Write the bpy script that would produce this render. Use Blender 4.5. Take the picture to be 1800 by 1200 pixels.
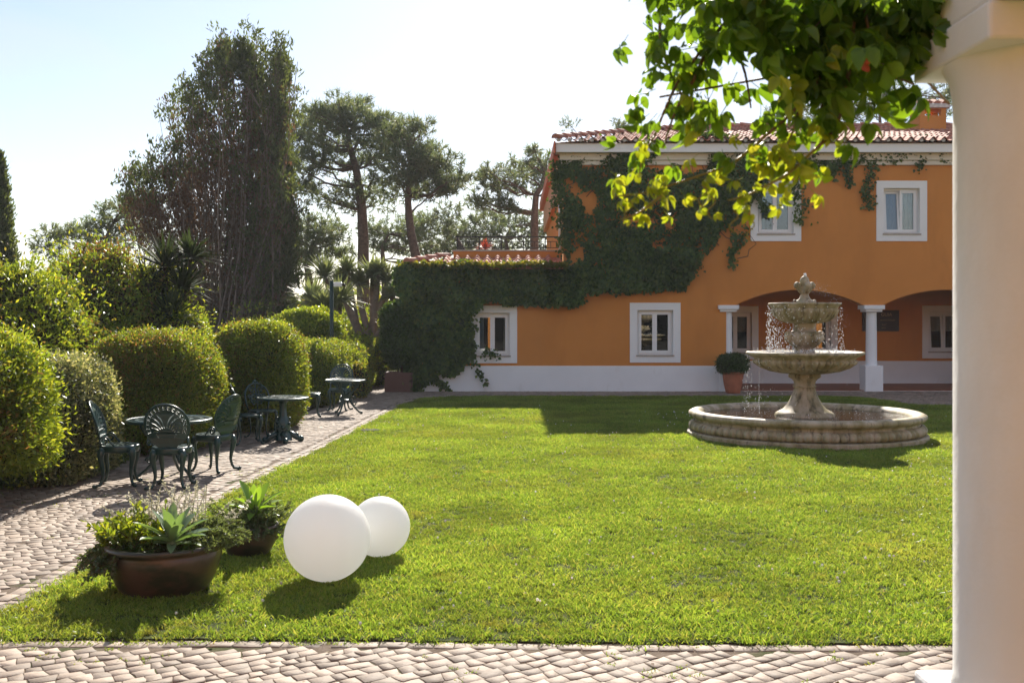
import bpy, bmesh, math, random
import numpy as np
from mathutils import Vector, Matrix

random.seed(7)
RNG = np.random.default_rng(7)
R = math.radians
for o in list(bpy.data.objects):
    bpy.data.objects.remove(o)
SC = bpy.context.scene
COL = SC.collection

# ------------------------------------------------------------------ camera, sky, sun, exposure
F, HY, H = 1800.0, 565.0, 1.8          # focal length and horizon in photo pixels, eye height in metres
cam_d = bpy.data.cameras.new('camera')
cam = bpy.data.objects.new('camera', cam_d)
COL.objects.link(cam)
cam.location = (0, 0, H)
cam.rotation_euler = (R(90), 0, 0)
cam_d.sensor_width = 36.0
cam_d.lens = 36.0
cam_d.shift_y = -(600 - HY) / 1800.0
cam_d.clip_start, cam_d.clip_end = 0.05, 2000
cam_d.dof.use_dof = True
cam_d.dof.focus_distance = 13.0
cam_d.dof.aperture_fstop = 7.0
SC.camera = cam

SUN_EL, SUN_AZ = R(33.5), R(3.0)       # azimuth from +Y towards +X
world = bpy.data.worlds.new('World')
SC.world = world
world.use_nodes = True
wn, wl = world.node_tree.nodes, world.node_tree.links
wn.clear()
w_out = wn.new('ShaderNodeOutputWorld')
w_bg = wn.new('ShaderNodeBackground')
w_bg.inputs['Strength'].default_value = 0.067
sky = wn.new('ShaderNodeTexSky')
sky.sky_type = 'NISHITA'
sky.sun_disc = False
sky.sun_elevation = SUN_EL
sky.sun_rotation = SUN_AZ
sky.air_density = 1.0
sky.dust_density = 0.3
sky.ozone_density = 1.0
# thin cirrus veil
w_tc = wn.new('ShaderNodeTexCoord')
w_map = wn.new('ShaderNodeMapping')
w_map.inputs['Scale'].default_value = (1.2, 1.2, 5.0)
w_map.inputs['Rotation'].default_value = (0.0, R(8), 0.0)
w_no = wn.new('ShaderNodeTexNoise')
w_no.inputs['Scale'].default_value = 2.2
w_no.inputs['Detail'].default_value = 7
w_no.inputs['Distortion'].default_value = 0.6
w_rm = wn.new('ShaderNodeMapRange')
w_rm.inputs['From Min'].default_value = 0.40
w_rm.inputs['From Max'].default_value = 0.85
w_rm.inputs['To Min'].default_value = 0.06
w_rm.inputs['To Max'].default_value = 0.75
w_mx = wn.new('ShaderNodeMix')
w_mx.data_type = 'RGBA'
w_mx.inputs['B'].default_value = (5.3, 5.5, 5.8, 1)
wl.new(w_tc.outputs['Generated'], w_map.inputs['Vector'])
wl.new(w_map.outputs['Vector'], w_no.inputs['Vector'])
wl.new(w_no.outputs['Fac'], w_rm.inputs['Value'])
wl.new(w_rm.outputs['Result'], w_mx.inputs['Factor'])
w_wb = wn.new('ShaderNodeMix')        # warmer white balance of the photograph
w_wb.data_type = 'RGBA'
w_wb.blend_type = 'MULTIPLY'
w_wb.inputs['Factor'].default_value = 1.0
w_wb.inputs['B'].default_value = (1.0, 0.93, 0.92, 1)
wl.new(sky.outputs['Color'], w_wb.inputs['A'])
wl.new(w_wb.outputs['Result'], w_mx.inputs['A'])
wl.new(w_mx.outputs['Result'], w_bg.inputs['Color'])
wl.new(w_bg.outputs['Background'], w_out.inputs['Surface'])

sun_d = bpy.data.lights.new('sun', 'SUN')
sun_d.energy = 4.1
sun_d.angle = R(0.53)
sun_d.color = (1.0, 0.93, 0.82)
sun = bpy.data.objects.new('sun', sun_d)
COL.objects.link(sun)
_sd = Vector((math.sin(SUN_AZ) * math.cos(SUN_EL), math.cos(SUN_AZ) * math.cos(SUN_EL), math.sin(SUN_EL)))
sun.rotation_euler = _sd.to_track_quat('Z', 'Y').to_euler()
sun.location = (2, 60, 45)

SC.view_settings.view_transform = 'Standard'
SC.view_settings.look = 'None'
SC.view_settings.gamma = 1.0
SC.view_settings.use_curve_mapping = False
SC.view_settings.exposure = 1.3
SC.render.engine = 'CYCLES'
SC.cycles.use_denoising = True
SC.cycles.max_bounces = 8
SC.cycles.transparent_max_bounces = 12
SC.cycles.diffuse_bounces = 4
SC.cycles.glossy_bounces = 3
SC.cycles.transmission_bounces = 6
SC.cycles.sample_clamp_indirect = 6.0
SC.cycles.caustics_reflective = False
SC.cycles.caustics_refractive = False

# ------------------------------------------------------------------ helpers
def tag(o, label=None, cat=None, group=None, kind=None):
    if label: o['label'] = label
    if cat: o['category'] = cat
    if group: o['group'] = group
    if kind: o['kind'] = kind
    return o

def thing(name, label, cat, loc=(0, 0, 0), rz=0.0, group=None):
    o = bpy.data.objects.new(name, None)
    o.empty_display_size = 0.1
    COL.objects.link(o)
    o.location = loc
    o.rotation_euler = (0, 0, rz)
    return tag(o, label, cat, group)

def link(name, me, m=None, parent=None, loc=None, rot=None, scale=None):
    if m is not None and not me.materials:
        me.materials.append(m)
    o = bpy.data.objects.new(name, me)
    COL.objects.link(o)
    if parent is not None: o.parent = parent
    if loc is not None: o.location = loc
    if rot is not None: o.rotation_euler = rot
    if scale is not None: o.scale = scale
    return o

def kids(o):
    return [c for c in bpy.data.objects if c.parent == o]

def copy_tree(o, parent=None):
    c = o.copy()
    COL.objects.link(c)
    c.parent = parent
    for ch in kids(o):
        copy_tree(ch, c)
    return c

def np_mesh(name, V, Fs, smooth=False):
    """V (n,3); Fs: list of (m,k) index arrays."""
    V = np.asarray(V, dtype=np.float32)
    me = bpy.data.meshes.new(name)
    me.vertices.add(len(V))
    me.vertices.foreach_set('co', V.ravel())
    Fs = [np.asarray(f, dtype=np.int32) for f in Fs if len(f)]
    nl = sum(f.size for f in Fs)
    npol = sum(len(f) for f in Fs)
    me.loops.add(nl)
    me.polygons.add(npol)
    me.loops.foreach_set('vertex_index', np.concatenate([f.ravel() for f in Fs]))
    tot = np.concatenate([np.full(len(f), f.shape[1], dtype=np.int32) for f in Fs])
    start = np.concatenate([[0], np.cumsum(tot)[:-1]]).astype(np.int32)
    me.polygons.foreach_set('loop_start', start)
    me.polygons.foreach_set('loop_total', tot)
    if smooth:
        me.polygons.foreach_set('use_smooth', np.ones(npol, dtype=bool))
    me.update(calc_edges=True)
    me.validate()
    return me

class MB:
    """Collects boxes, tubes, lathes into one mesh."""
    def __init__(self):
        self.v, self.f = [], []
    def add(self, vs, fs):
        b = len(self.v)
        self.v.extend([tuple(p) for p in vs])
        self.f.extend([tuple(i + b for i in f) for f in fs])
        return self
    def box(self, x0, x1, y0, y1, z0, z1, M=None):
        vs = [Vector((x, y, z)) for z in (z0, z1) for y in (y0, y1) for x in (x0, x1)]
        if M is not None: vs = [M @ v for v in vs]
        return self.add(vs, [(0, 2, 3, 1), (4, 5, 7, 6), (0, 1, 5, 4), (2, 6, 7, 3), (0, 4, 6, 2), (1, 3, 7, 5)])
    def tube(self, pts, rad, n=8, caps=True):
        pts = [Vector(p) for p in pts]
        if not hasattr(rad, '__len__'): rad = [rad] * len(pts)
        rings, up = [], None
        for i, p in enumerate(pts):
            t = (pts[min(i + 1, len(pts) - 1)] - pts[max(i - 1, 0)])
            if t.length < 1e-9: t = Vector((0, 0, 1))
            t.normalize()
            if up is None:
                up = Vector((0, 0, 1)) if abs(t.z) < 0.9 else Vector((1, 0, 0))
            a = t.cross(up)
            if a.length < 1e-6: a = t.orthogonal()
            a.normalize()
            b = a.cross(t).normalized()
            up = b
            rings.append([p + (a * math.cos(2 * math.pi * k / n) + b * math.sin(2 * math.pi * k / n)) * rad[i] for k in range(n)])
        vs = [v for r in rings for v in r]
        fs = []
        for i in range(len(rings) - 1):
            for k in range(n):
                k2 = (k + 1) % n
                fs.append((i * n + k, i * n + k2, (i + 1) * n + k2, (i + 1) * n + k))
        if caps:
            fs.append(tuple(range(n - 1, -1, -1)))
            fs.append(tuple((len(rings) - 1) * n + k for k in range(n)))
        return self.add(vs, fs)
    def lathe(self, prof, n=32, c=(0, 0), rfun=None, cap0=False, cap1=False):
        vs, fs = [], []
        for i, (r, z) in enumerate(prof):
            for k in range(n):
                a = 2 * math.pi * k / n
                rr = r if rfun is None else r * rfun(a, i)
                vs.append((c[0] + rr * math.cos(a), c[1] + rr * math.sin(a), z))
        for i in range(len(prof) - 1):
            for k in range(n):
                k2 = (k + 1) % n
                fs.append((i * n + k, i * n + k2, (i + 1) * n + k2, (i + 1) * n + k))
        if cap0: fs.append(tuple(range(n - 1, -1, -1)))
        if cap1: fs.append(tuple((len(prof) - 1) * n + k for k in range(n)))
        return self.add(vs, fs)
    def ball(self, c, r, nu=10, nv=7, s=(1, 1, 1)):
        vs, fs = [], []
        for i in range(1, nv):
            th = math.pi * i / nv
            for k in range(nu):
                a = 2 * math.pi * k / nu
                vs.append((c[0] + r * s[0] * math.sin(th) * math.cos(a), c[1] + r * s[1] * math.sin(th) * math.sin(a), c[2] + r * s[2] * math.cos(th)))
        for i in range(nv - 2):
            for k in range(nu):
                k2 = (k + 1) % nu
                fs.append((i * nu + k, (i + 1) * nu + k, (i + 1) * nu + k2, i * nu + k2))
        vs += [(c[0], c[1], c[2] + r * s[2]), (c[0], c[1], c[2] - r * s[2])]
        t, b = len(vs) - 2, len(vs) - 1
        for k in range(nu):
            k2 = (k + 1) % nu
            fs.append((t, k, k2))
            fs.append((b, (nv - 2) * nu + k2, (nv - 2) * nu + k))
        return self.add(vs, fs)
    def mesh(self, name, smooth=False):
        me = bpy.data.meshes.new(name)
        me.from_pydata(self.v, [], self.f)
        if smooth:
            for p in me.polygons: p.use_smooth = True
        me.update()
        return me
    def build(self, name, m, parent=None, smooth=False, loc=None, rot=None, bevel=0.0, autosmooth=None):
        o = link(name, self.mesh(name, smooth), m, parent, loc, rot)
        if bevel:
            b = o.modifiers.new('bevel', 'BEVEL')
            b.width = bevel
            b.segments = 2
            b.limit_method = 'ANGLE'
        return o

def plate(name, outlines, depth):
    """Flat plate in the local XY plane with holes (even-odd fill), centred on z=0."""
    cu = bpy.data.curves.new('tmp', 'CURVE')
    cu.dimensions = '2D'
    cu.fill_mode = 'BOTH'
    cu.extrude = depth / 2
    for pts in outlines:
        s = cu.splines.new('POLY')
        s.points.add(len(pts) - 1)
        for i, p in enumerate(pts):
            s.points[i].co = (p[0], p[1], 0, 1)
        s.use_cyclic_u = True
    ob = bpy.data.objects.new('tmp', cu)
    COL.objects.link(ob)
    dg = bpy.context.evaluated_depsgraph_get()
    me = bpy.data.meshes.new_from_object(ob.evaluated_get(dg))
    me.name = name
    bpy.data.objects.remove(ob)
    bpy.data.curves.remove(cu)
    return me

def upright(me, y=0.0):
    """A plate drawn in XY becomes an upright plate in XZ at depth y."""
    for v in me.vertices:
        x, z, d = v.co
        v.co = (x, y - d, z)
    me.update()
    return me

def rect(x0, x1, y0, y1):
    return [(x0, y0), (x1, y0), (x1, y1), (x0, y1)]

def unit(a):
    return a / np.maximum(np.linalg.norm(a, axis=-1, keepdims=True), 1e-9)

def rdir(n):
    return unit(RNG.normal(size=(n, 3)))

def leaf_arrays(P, D, N, L, W, fold=0.3, wide=0.45):
    """Folded diamond leaves: two triangles each."""
    n = len(P)
    D = unit(D)
    S = unit(np.cross(D, N))
    N2 = np.cross(S, D)
    L = np.broadcast_to(np.asarray(L, dtype=float), (n,))[:, None]
    W = np.broadcast_to(np.asarray(W, dtype=float), (n,))[:, None]
    v0 = P
    v1 = P + D * L * wide + S * W * .5 + N2 * W * .5 * fold
    v2 = P + D * L
    v3 = P + D * L * wide - S * W * .5 + N2 * W * .5 * fold
    V = np.stack([v0, v1, v2, v3], 1).reshape(-1, 3)
    b = (np.arange(n) * 4)[:, None]
    T = np.concatenate([b + [0, 1, 2], b + [0, 2, 3]], 0)
    return V, T

def needle_arrays(P, D, L, W):
    n = len(P)
    D = unit(D)
    S = unit(np.cross(D, rdir(n)))
    L = np.broadcast_to(np.asarray(L, dtype=float), (n,))[:, None]
    W = np.broadcast_to(np.asarray(W, dtype=float), (n,))[:, None]
    V = np.stack([P - S * W / 2, P + S * W / 2, P + D * L], 1).reshape(-1, 3)
    T = (np.arange(n) * 3)[:, None] + np.array([0, 1, 2])
    return V, T

def join_arrays(parts):
    Vs, Ts, b = [], [], 0
    for V, T in parts:
        Vs.append(V)
        Ts.append(T + b)
        b += len(V)
    return np.concatenate(Vs), np.concatenate(Ts)

def leaf_obj(name, arr, m, parent=None, smooth=False):
    return link(name, np_mesh(name, arr[0], [arr[1]], smooth), m, parent)

def inside(poly, X, Y):
    c = np.zeros(len(X), dtype=bool)
    n = len(poly)
    j = n - 1
    for i in range(n):
        xi, yi = poly[i]
        xj, yj = poly[j]
        cond = ((yi > Y) != (yj > Y)) & (X < (xj - xi) * (Y - yi) / ((yj - yi) if yj != yi else 1e-12) + xi)
        c ^= cond
        j = i
    return c

def vnoise(P, seed):
    """Smooth 3-D value noise, 0..1."""
    P = np.asarray(P, dtype=float) + seed * 17.31
    i = np.floor(P).astype(np.int64)
    f = P - i
    f = f * f * (3 - 2 * f)
    def h(dx, dy, dz):
        n = (i[:, 0] + dx) * 73856093 ^ (i[:, 1] + dy) * 19349663 ^ (i[:, 2] + dz) * 83492791
        n = (n ^ (n >> 13)) * 1274126177 & 0x7fffffff
        n = (n ^ (n >> 15)) * 668265263 & 0x7fffffff
        return (n % 10007) / 10006.0
    x, y, z = f[:, 0], f[:, 1], f[:, 2]
    c00 = h(0, 0, 0) * (1 - x) + h(1, 0, 0) * x
    c10 = h(0, 1, 0) * (1 - x) + h(1, 1, 0) * x
    c01 = h(0, 0, 1) * (1 - x) + h(1, 0, 1) * x
    c11 = h(0, 1, 1) * (1 - x) + h(1, 1, 1) * x
    return (c00 * (1 - y) + c10 * y) * (1 - z) + (c01 * (1 - y) + c11 * y) * z

def lumps(P, f, seed):
    """Two octaves of value noise, about -1..1."""
    s = f / math.pi
    return ((vnoise(P * s, seed) - 0.5) * 1.35 + (vnoise(P * s * 2.1, seed + 5) - 0.5) * 0.65) * 1.5

def ground(px, py):
    """Ground point under a photo pixel."""
    y = F * H / (py - HY)
    return ((px - 900) * y / F, y)

def at(px, py, y):
    """Point at depth y seen at a photo pixel."""
    return ((px - 900) * y / F, y, H + (HY - py) * y / F)

# ------------------------------------------------------------------ materials
def new_mat(name):
    m = bpy.data.materials.new(name)
    m.use_nodes = True
    nt = m.node_tree
    nt.nodes.clear()
    out = nt.nodes.new('ShaderNodeOutputMaterial')
    return m, nt.nodes, nt.links, out

def ramp(nd, cols, pos=None):
    r = nd.new('ShaderNodeValToRGB')
    el = r.color_ramp.elements
    n = len(cols)
    pos = pos or [i / max(n - 1, 1) for i in range(n)]
    while len(el) < n: el.new(0.5)
    for i in range(n):
        el[i].position = pos[i]
        el[i].color = (*cols[i], 1)
    return r

def coords(nd, ln, scale=(1, 1, 1), space='Object'):
    tc = nd.new('ShaderNodeTexCoord')
    mp = nd.new('ShaderNodeMapping')
    mp.inputs['Scale'].default_value = scale
    ln.new(tc.outputs[space], mp.inputs['Vector'])
    return mp.outputs['Vector']

def noise(nd, ln, vec, scale, detail=4, rough=0.55, dist=0.0):
    n = nd.new('ShaderNodeTexNoise')
    n.inputs['Scale'].default_value = scale
    n.inputs['Detail'].default_value = detail
    n.inputs['Roughness'].default_value = rough
    n.inputs['Distortion'].default_value = dist
    ln.new(vec, n.inputs['Vector'])
    return n.outputs['Fac']

def maprange(nd, ln, v, a, b, c, d):
    n = nd.new('ShaderNodeMapRange')
    for k, x in zip(('From Min', 'From Max', 'To Min', 'To Max'), (a, b, c, d)):
        n.inputs[k].default_value = x
    ln.new(v, n.inputs['Value'])
    return n.outputs['Result']

def mixcol(nd, ln, fac, a, b, mode='MIX'):
    n = nd.new('ShaderNodeMix')
    n.data_type = 'RGBA'
    n.blend_type = mode
    for key, val in (('Factor', fac), ('A', a), ('B', b)):
        if isinstance(val, (int, float)): n.inputs[key].default_value = val
        elif isinstance(val, tuple): n.inputs[key].default_value = (*val, 1)
        else: ln.new(val, n.inputs[key])
    return n.outputs['Result']

def bump(nd, ln, height, strength, dist=0.01):
    b = nd.new('ShaderNodeBump')
    b.inputs['Strength'].default_value = strength
    b.inputs['Distance'].default_value = dist
    ln.new(height, b.inputs['Height'])
    return b.outputs['Normal']

def random_fac(nd, ln):
    g = nd.new('ShaderNodeNewGeometry')
    oi = nd.new('ShaderNodeObjectInfo')
    ad = nd.new('ShaderNodeMath')
    ad.operation = 'ADD'
    fr = nd.new('ShaderNodeMath')
    fr.operation = 'FRACT'
    ln.new(g.outputs['Random Per Island'], ad.inputs[0])
    ln.new(oi.outputs['Random'], ad.inputs[1])
    ln.new(ad.outputs[0], fr.inputs[0])
    return fr.outputs[0]

def leaf_mat(name, cols, trans=0.4, gain=(1.5, 1.35, 0.6), rough=0.45, spec=0.35, patch=1.2, patch_amt=0.35, drift=None):
    m, nd, ln, out = new_mat(name)
    rf = random_fac(nd, ln)
    rp = ramp(nd, cols)
    ln.new(rf, rp.inputs['Fac'])
    gp = nd.new('ShaderNodeNewGeometry')
    nz = noise(nd, ln, gp.outputs['Position'], patch, 4)
    k = maprange(nd, ln, nz, 0.3, 0.7, 1 - patch_amt, 1 + patch_amt)
    hv = nd.new('ShaderNodeHueSaturation')
    rc = rp.outputs['Color']
    if drift:
        n2 = noise(nd, ln, gp.outputs['Position'], 0.42, 6, 0.62, 0.4)
        rc = mixcol(nd, ln, maprange(nd, ln, n2, 0.5, 0.74, 0, 0.45), rc, drift)
        n3 = noise(nd, ln, gp.outputs['Position'], 2.6, 5, 0.65)
        rc = mixcol(nd, ln, maprange(nd, ln, n3, 0.58, 0.76, 0, 0.5), rc, tuple(c * q for c, q in zip(drift, (1.15, 0.8, 1.2))))
    ln.new(rc, hv.inputs['Color'])
    ln.new(k, hv.inputs['Value'])
    p = nd.new('ShaderNodeBsdfPrincipled')
    p.inputs['Roughness'].default_value = rough
    p.inputs['Specular IOR Level'].default_value = spec
    ln.new(hv.outputs['Color'], p.inputs['Base Color'])
    t = nd.new('ShaderNodeBsdfTranslucent')
    tc = mixcol(nd, ln, 1.0, hv.outputs['Color'], gain, 'MULTIPLY')
    ln.new(tc, t.inputs['Color'])
    mx = nd.new('ShaderNodeMixShader')
    mx.inputs['Fac'].default_value = trans
    ln.new(p.outputs['BSDF'], mx.inputs[1])
    ln.new(t.outputs['BSDF'], mx.inputs[2])
    ln.new(mx.outputs['Shader'], out.inputs['Surface'])
    return m

def solid(name, col, rough=0.6, spec=0.4, metal=0.0, var=0.12, vscale=6.0, bstr=0.0, bscale=60.0, bdist=0.004, stain=None, sscale=2.0, srange=(0.55, 0.75), sstretch=(1, 1, 1), rand=0.0, coat=0.0):
    m, nd, ln, out = new_mat(name)
    p = nd.new('ShaderNodeBsdfPrincipled')
    p.inputs['Roughness'].default_value = rough
    p.inputs['Specular IOR Level'].default_value = spec
    p.inputs['Metallic'].default_value = metal
    p.inputs['Coat Weight'].default_value = coat
    v = coords(nd, ln)
    lo = tuple(c * (1 - var) for c in col)
    hi = tuple(min(1.0, c * (1 + var)) for c in col)
    c = mixcol(nd, ln, maprange(nd, ln, noise(nd, ln, v, vscale, 5), 0.3, 0.7, 0, 1), lo, hi)
    if rand:
        k = maprange(nd, ln, random_fac(nd, ln), 0, 1, 1 - rand, 1 + rand)
        hv = nd.new('ShaderNodeHueSaturation')
        ln.new(c, hv.inputs['Color'])
        ln.new(k, hv.inputs['Value'])
        c = hv.outputs['Color']
    if stain:
        v2 = coords(nd, ln, sstretch)
        c = mixcol(nd, ln, maprange(nd, ln, noise(nd, ln, v2, sscale, 6, 0.65), srange[0], srange[1], 0, 1), c, stain)
    ln.new(c, p.inputs['Base Color'])
    if bstr:
        ln.new(bump(nd, ln, noise(nd, ln, v, bscale, 4), bstr, bdist), p.inputs['Normal'])
    ln.new(p.outputs['BSDF'], out.inputs['Surface'])
    return m

M = {}
M['orange'] = solid('orange_stucco', (0.64, 0.252, 0.058), 0.85, 0.2, var=0.06, vscale=0.7, bstr=0.35, bscale=45, bdist=0.006, stain=(0.55, 0.212, 0.05), sscale=0.9, srange=(0.45, 0.8), sstretch=(1.4, 1.4, 0.5))
M['white_wall'] = solid('white_stucco', (0.86, 0.86, 0.86), 0.8, 0.25, var=0.03, vscale=1.5, bstr=0.3, bscale=50, bdist=0.005, stain=(0.66, 0.63, 0.58), sscale=2.0, srange=(0.58, 0.95), sstretch=(1, 1, 0.5))
M['white_trim'] = solid('white_trim', (0.86, 0.855, 0.84), 0.6, 0.35, var=0.02, vscale=3)
M['white_pvc'] = solid('white_frame', (0.83, 0.83, 0.82), 0.35, 0.5, var=0.01)
M['cornice'] = solid('cream_cornice', (0.74, 0.68, 0.58), 0.8, 0.25, var=0.06, vscale=2, bstr=0.2)
M['cream'] = solid('cream_plaster', (0.86, 0.84, 0.81), 0.75, 0.3, var=0.05, vscale=2.2, bstr=0.5, bscale=16, bdist=0.006, stain=(0.74, 0.70, 0.65), sscale=3.0, srange=(0.5, 0.85), sstretch=(1, 1, 0.35))
M['salmon'] = solid('salmon_board', (0.62, 0.33, 0.19), 0.8, 0.2, var=0.08)
M['eave_red'] = solid('red_eave_board', (0.56, 0.14, 0.06), 0.6, 0.3, var=0.12)
M['stone_cap'] = solid('stone_coping', (0.42, 0.37, 0.31), 0.85, 0.2, var=0.2, vscale=8)
M['tile'] = solid('roof_tile', (0.42, 0.17, 0.115), 0.75, 0.18, var=0.2, vscale=5, rand=0.25, stain=(0.33, 0.25, 0.2), sscale=4, srange=(0.5, 0.75))
M['mortar'] = solid('pale_mortar', (0.62, 0.57, 0.53), 0.85, 0.2, var=0.2, vscale=12, stain=(0.2, 0.18, 0.16), sscale=6, srange=(0.6, 0.75))
M['terracotta'] = solid('terracotta_floor', (0.30, 0.11, 0.06), 0.5, 0.4, var=0.15, vscale=4, rand=0.15)
M['iron'] = solid('black_iron', (0.02, 0.022, 0.022), 0.5, 0.4)
M['green_iron'] = solid('green_cast_iron', (0.012, 0.045, 0.042), 0.32, 0.55, var=0.25, vscale=14, bstr=0.25, bscale=70, bdist=0.003, coat=0.15)
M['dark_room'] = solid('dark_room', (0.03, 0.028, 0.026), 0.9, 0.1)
M['curtain'] = solid('curtain', (0.55, 0.50, 0.45), 0.9, 0.1, var=0.08, vscale=10)
M['curtain_blue'] = solid('blue_curtain', (0.42, 0.52, 0.62), 0.9, 0.1, var=0.06, vscale=10)
M['sign'] = solid('dark_sign', (0.035, 0.025, 0.025), 0.45, 0.4)
M['sign_text'] = solid('sign_letters', (0.42, 0.27, 0.14), 0.5, 0.3, var=0.02)
M['bark'] = solid('pine_bark', (0.13, 0.09, 0.07), 0.9, 0.15, var=0.35, vscale=9, bstr=0.6, bscale=18, bdist=0.03)
M['dead_stem'] = solid('dead_stem', (0.17, 0.135, 0.11), 0.9, 0.15, var=0.3, vscale=5, rand=0.35)
M['twig'] = solid('twig', (0.12, 0.08, 0.05), 0.9, 0.1, var=0.3, vscale=5, rand=0.3)
M['dragon_bark'] = solid('dragon_bark', (0.24, 0.18, 0.14), 0.9, 0.15, var=0.25, vscale=8, bstr=0.5, bscale=14, bdist=0.03)
M['bush_core'] = solid('dark_bush_filler', (0.035, 0.03, 0.018), 0.95, 0.05, var=0.3, vscale=20)  # solid dark body added inside the leaves so bushes are not see-through
M['pot'] = solid('glazed_brown_pot', (0.085, 0.05, 0.034), 0.30, 0.5, var=0.25, vscale=7, stain=(0.035, 0.033, 0.018), sscale=3.4, srange=(0.46, 0.6), sstretch=(1, 1, 2), bstr=0.2, bscale=30)
M['terra_pot'] = solid('terracotta_pot', (0.42, 0.15, 0.08), 0.7, 0.3, var=0.15, vscale=6)
M['planter'] = solid('brown_planter', (0.135, 0.065, 0.05), 0.5, 0.4, var=0.06)
M['soil'] = solid('potting_soil', (0.05, 0.035, 0.022), 0.95, 0.1, var=0.4, vscale=30, bstr=0.8, bscale=60, bdist=0.01)
M['grey_metal'] = solid('grey_metal', (0.09, 0.09, 0.075), 0.95, 0.05, var=0.15, vscale=20)
M['green_pole'] = solid('green_pole', (0.012, 0.035, 0.028), 0.45, 0.4)
M['black_plastic'] = solid('black_plastic', (0.015, 0.015, 0.016), 0.4, 0.4)
M['red_leaf'] = leaf_mat('red_leaf', [(0.30, 0.07, 0.05), (0.42, 0.13, 0.08)], 0.35, (1.3, 0.8, 0.6))
M['cobble'] = solid('limestone_cobble', (0.295, 0.232, 0.182), 0.7, 0.25, var=0.2, vscale=14, rand=0.30, bstr=0.5, bscale=45, bdist=0.006, stain=(0.20, 0.155, 0.125), sscale=9, srange=(0.52, 0.8))
M['stem_green'] = solid('vine_stem', (0.16, 0.10, 0.045), 0.6, 0.3, var=0.25, vscale=20)
M['young_stem'] = leaf_mat('young_stem', [(0.34, 0.32, 0.07), (0.40, 0.34, 0.08)], 0.3, (1.3, 1.2, 0.6))

def fountain_stone():
    m, nd, ln, out = new_mat('weathered_fountain_stone')
    p = nd.new('ShaderNodeBsdfPrincipled')
    p.inputs['Roughness'].default_value = 0.6
    p.inputs['Specular IOR Level'].default_value = 0.4
    v = coords(nd, ln)
    vs = coords(nd, ln, (2.2, 2.2, 0.35))
    base = mixcol(nd, ln, maprange(nd, ln, noise(nd, ln, v, 5, 6), 0.3, 0.7, 0, 1), (0.40, 0.32, 0.21), (0.60, 0.50, 0.37))
    moss = mixcol(nd, ln, maprange(nd, ln, noise(nd, ln, vs, 2.4, 5), 0.42, 0.66, 0, 0.85), base, (0.24, 0.20, 0.065))
    dirt = mixcol(nd, ln, maprange(nd, ln, noise(nd, ln, vs, 4.5, 7, 0.7), 0.52, 0.67, 0, 0.85), moss, (0.07, 0.055, 0.035))
    ln.new(dirt, p.inputs['Base Color'])
    ln.new(bump(nd, ln, noise(nd, ln, v, 55, 5), 0.35, 0.006), p.inputs['Normal'])
    ln.new(p.outputs['BSDF'], out.inputs['Surface'])
    return m
M['fstone'] = fountain_stone()

def water_mat():
    m, nd, ln, out = new_mat('dark_pool_water')
    p = nd.new('ShaderNodeBsdfPrincipled')
    p.inputs['Base Color'].default_value = (0.02, 0.014, 0.008, 1)
    p.inputs['Roughness'].default_value = 0.04
    p.inputs['IOR'].default_value = 1.33
    p.inputs['Specular IOR Level'].default_value = 0.45
    v = coords(nd, ln)
    ln.new(bump(nd, ln, noise(nd, ln, v, 16, 3, 0.5, 0.6), 0.35, 0.03), p.inputs['Normal'])
    ln.new(p.outputs['BSDF'], out.inputs['Surface'])
    return m
M['water'] = water_mat()

def glass_mat():
    m, nd, ln, out = new_mat('window_glass')
    fr = nd.new('ShaderNodeFresnel')
    fr.inputs['IOR'].default_value = 1.65
    k = nd.new('ShaderNodeMath')
    k.operation = 'MULTIPLY_ADD'
    k.inputs[1].default_value = 1.3
    k.inputs[2].default_value = 0.03
    ln.new(fr.outputs['Fac'], k.inputs[0])
    tr = nd.new('ShaderNodeBsdfTransparent')
    tr.inputs['Color'].default_value = (0.86, 0.89, 0.88, 1)
    gl = nd.new('ShaderNodeBsdfGlossy')
    gl.inputs['Roughness'].default_value = 0.01
    mx = nd.new('ShaderNodeMixShader')
    ln.new(k.outputs[0], mx.inputs['Fac'])
    ln.new(tr.outputs['BSDF'], mx.inputs[1])
    ln.new(gl.outputs['BSDF'], mx.inputs[2])
    ln.new(mx.outputs['Shader'], out.inputs['Surface'])
    return m
M['glass'] = glass_mat()

def shell_mat(name, col, trans, rough):
    m, nd, ln, out = new_mat(name)
    p = nd.new('ShaderNodeBsdfPrincipled')
    p.inputs['Base Color'].default_value = (*col, 1)
    p.inputs['Roughness'].default_value = rough
    p.inputs['Specular IOR Level'].default_value = 0.4
    t = nd.new('ShaderNodeBsdfTranslucent')
    t.inputs['Color'].default_value = (*col, 1)
    mx = nd.new('ShaderNodeMixShader')
    mx.inputs['Fac'].default_value = trans
    ln.new(p.outputs['BSDF'], mx.inputs[1])
    ln.new(t.outputs['BSDF'], mx.inputs[2])
    ln.new(mx.outputs['Shader'], out.inputs['Surface'])
    return m
M['globe'] = shell_mat('white_globe_plastic', (0.95, 0.945, 0.935), 0.5, 0.35)
M['drop'] = shell_mat('water_drop', (0.95, 0.95, 0.95), 0.5, 0.05)  # opaque white stands in for the sparkle of backlit water

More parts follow.
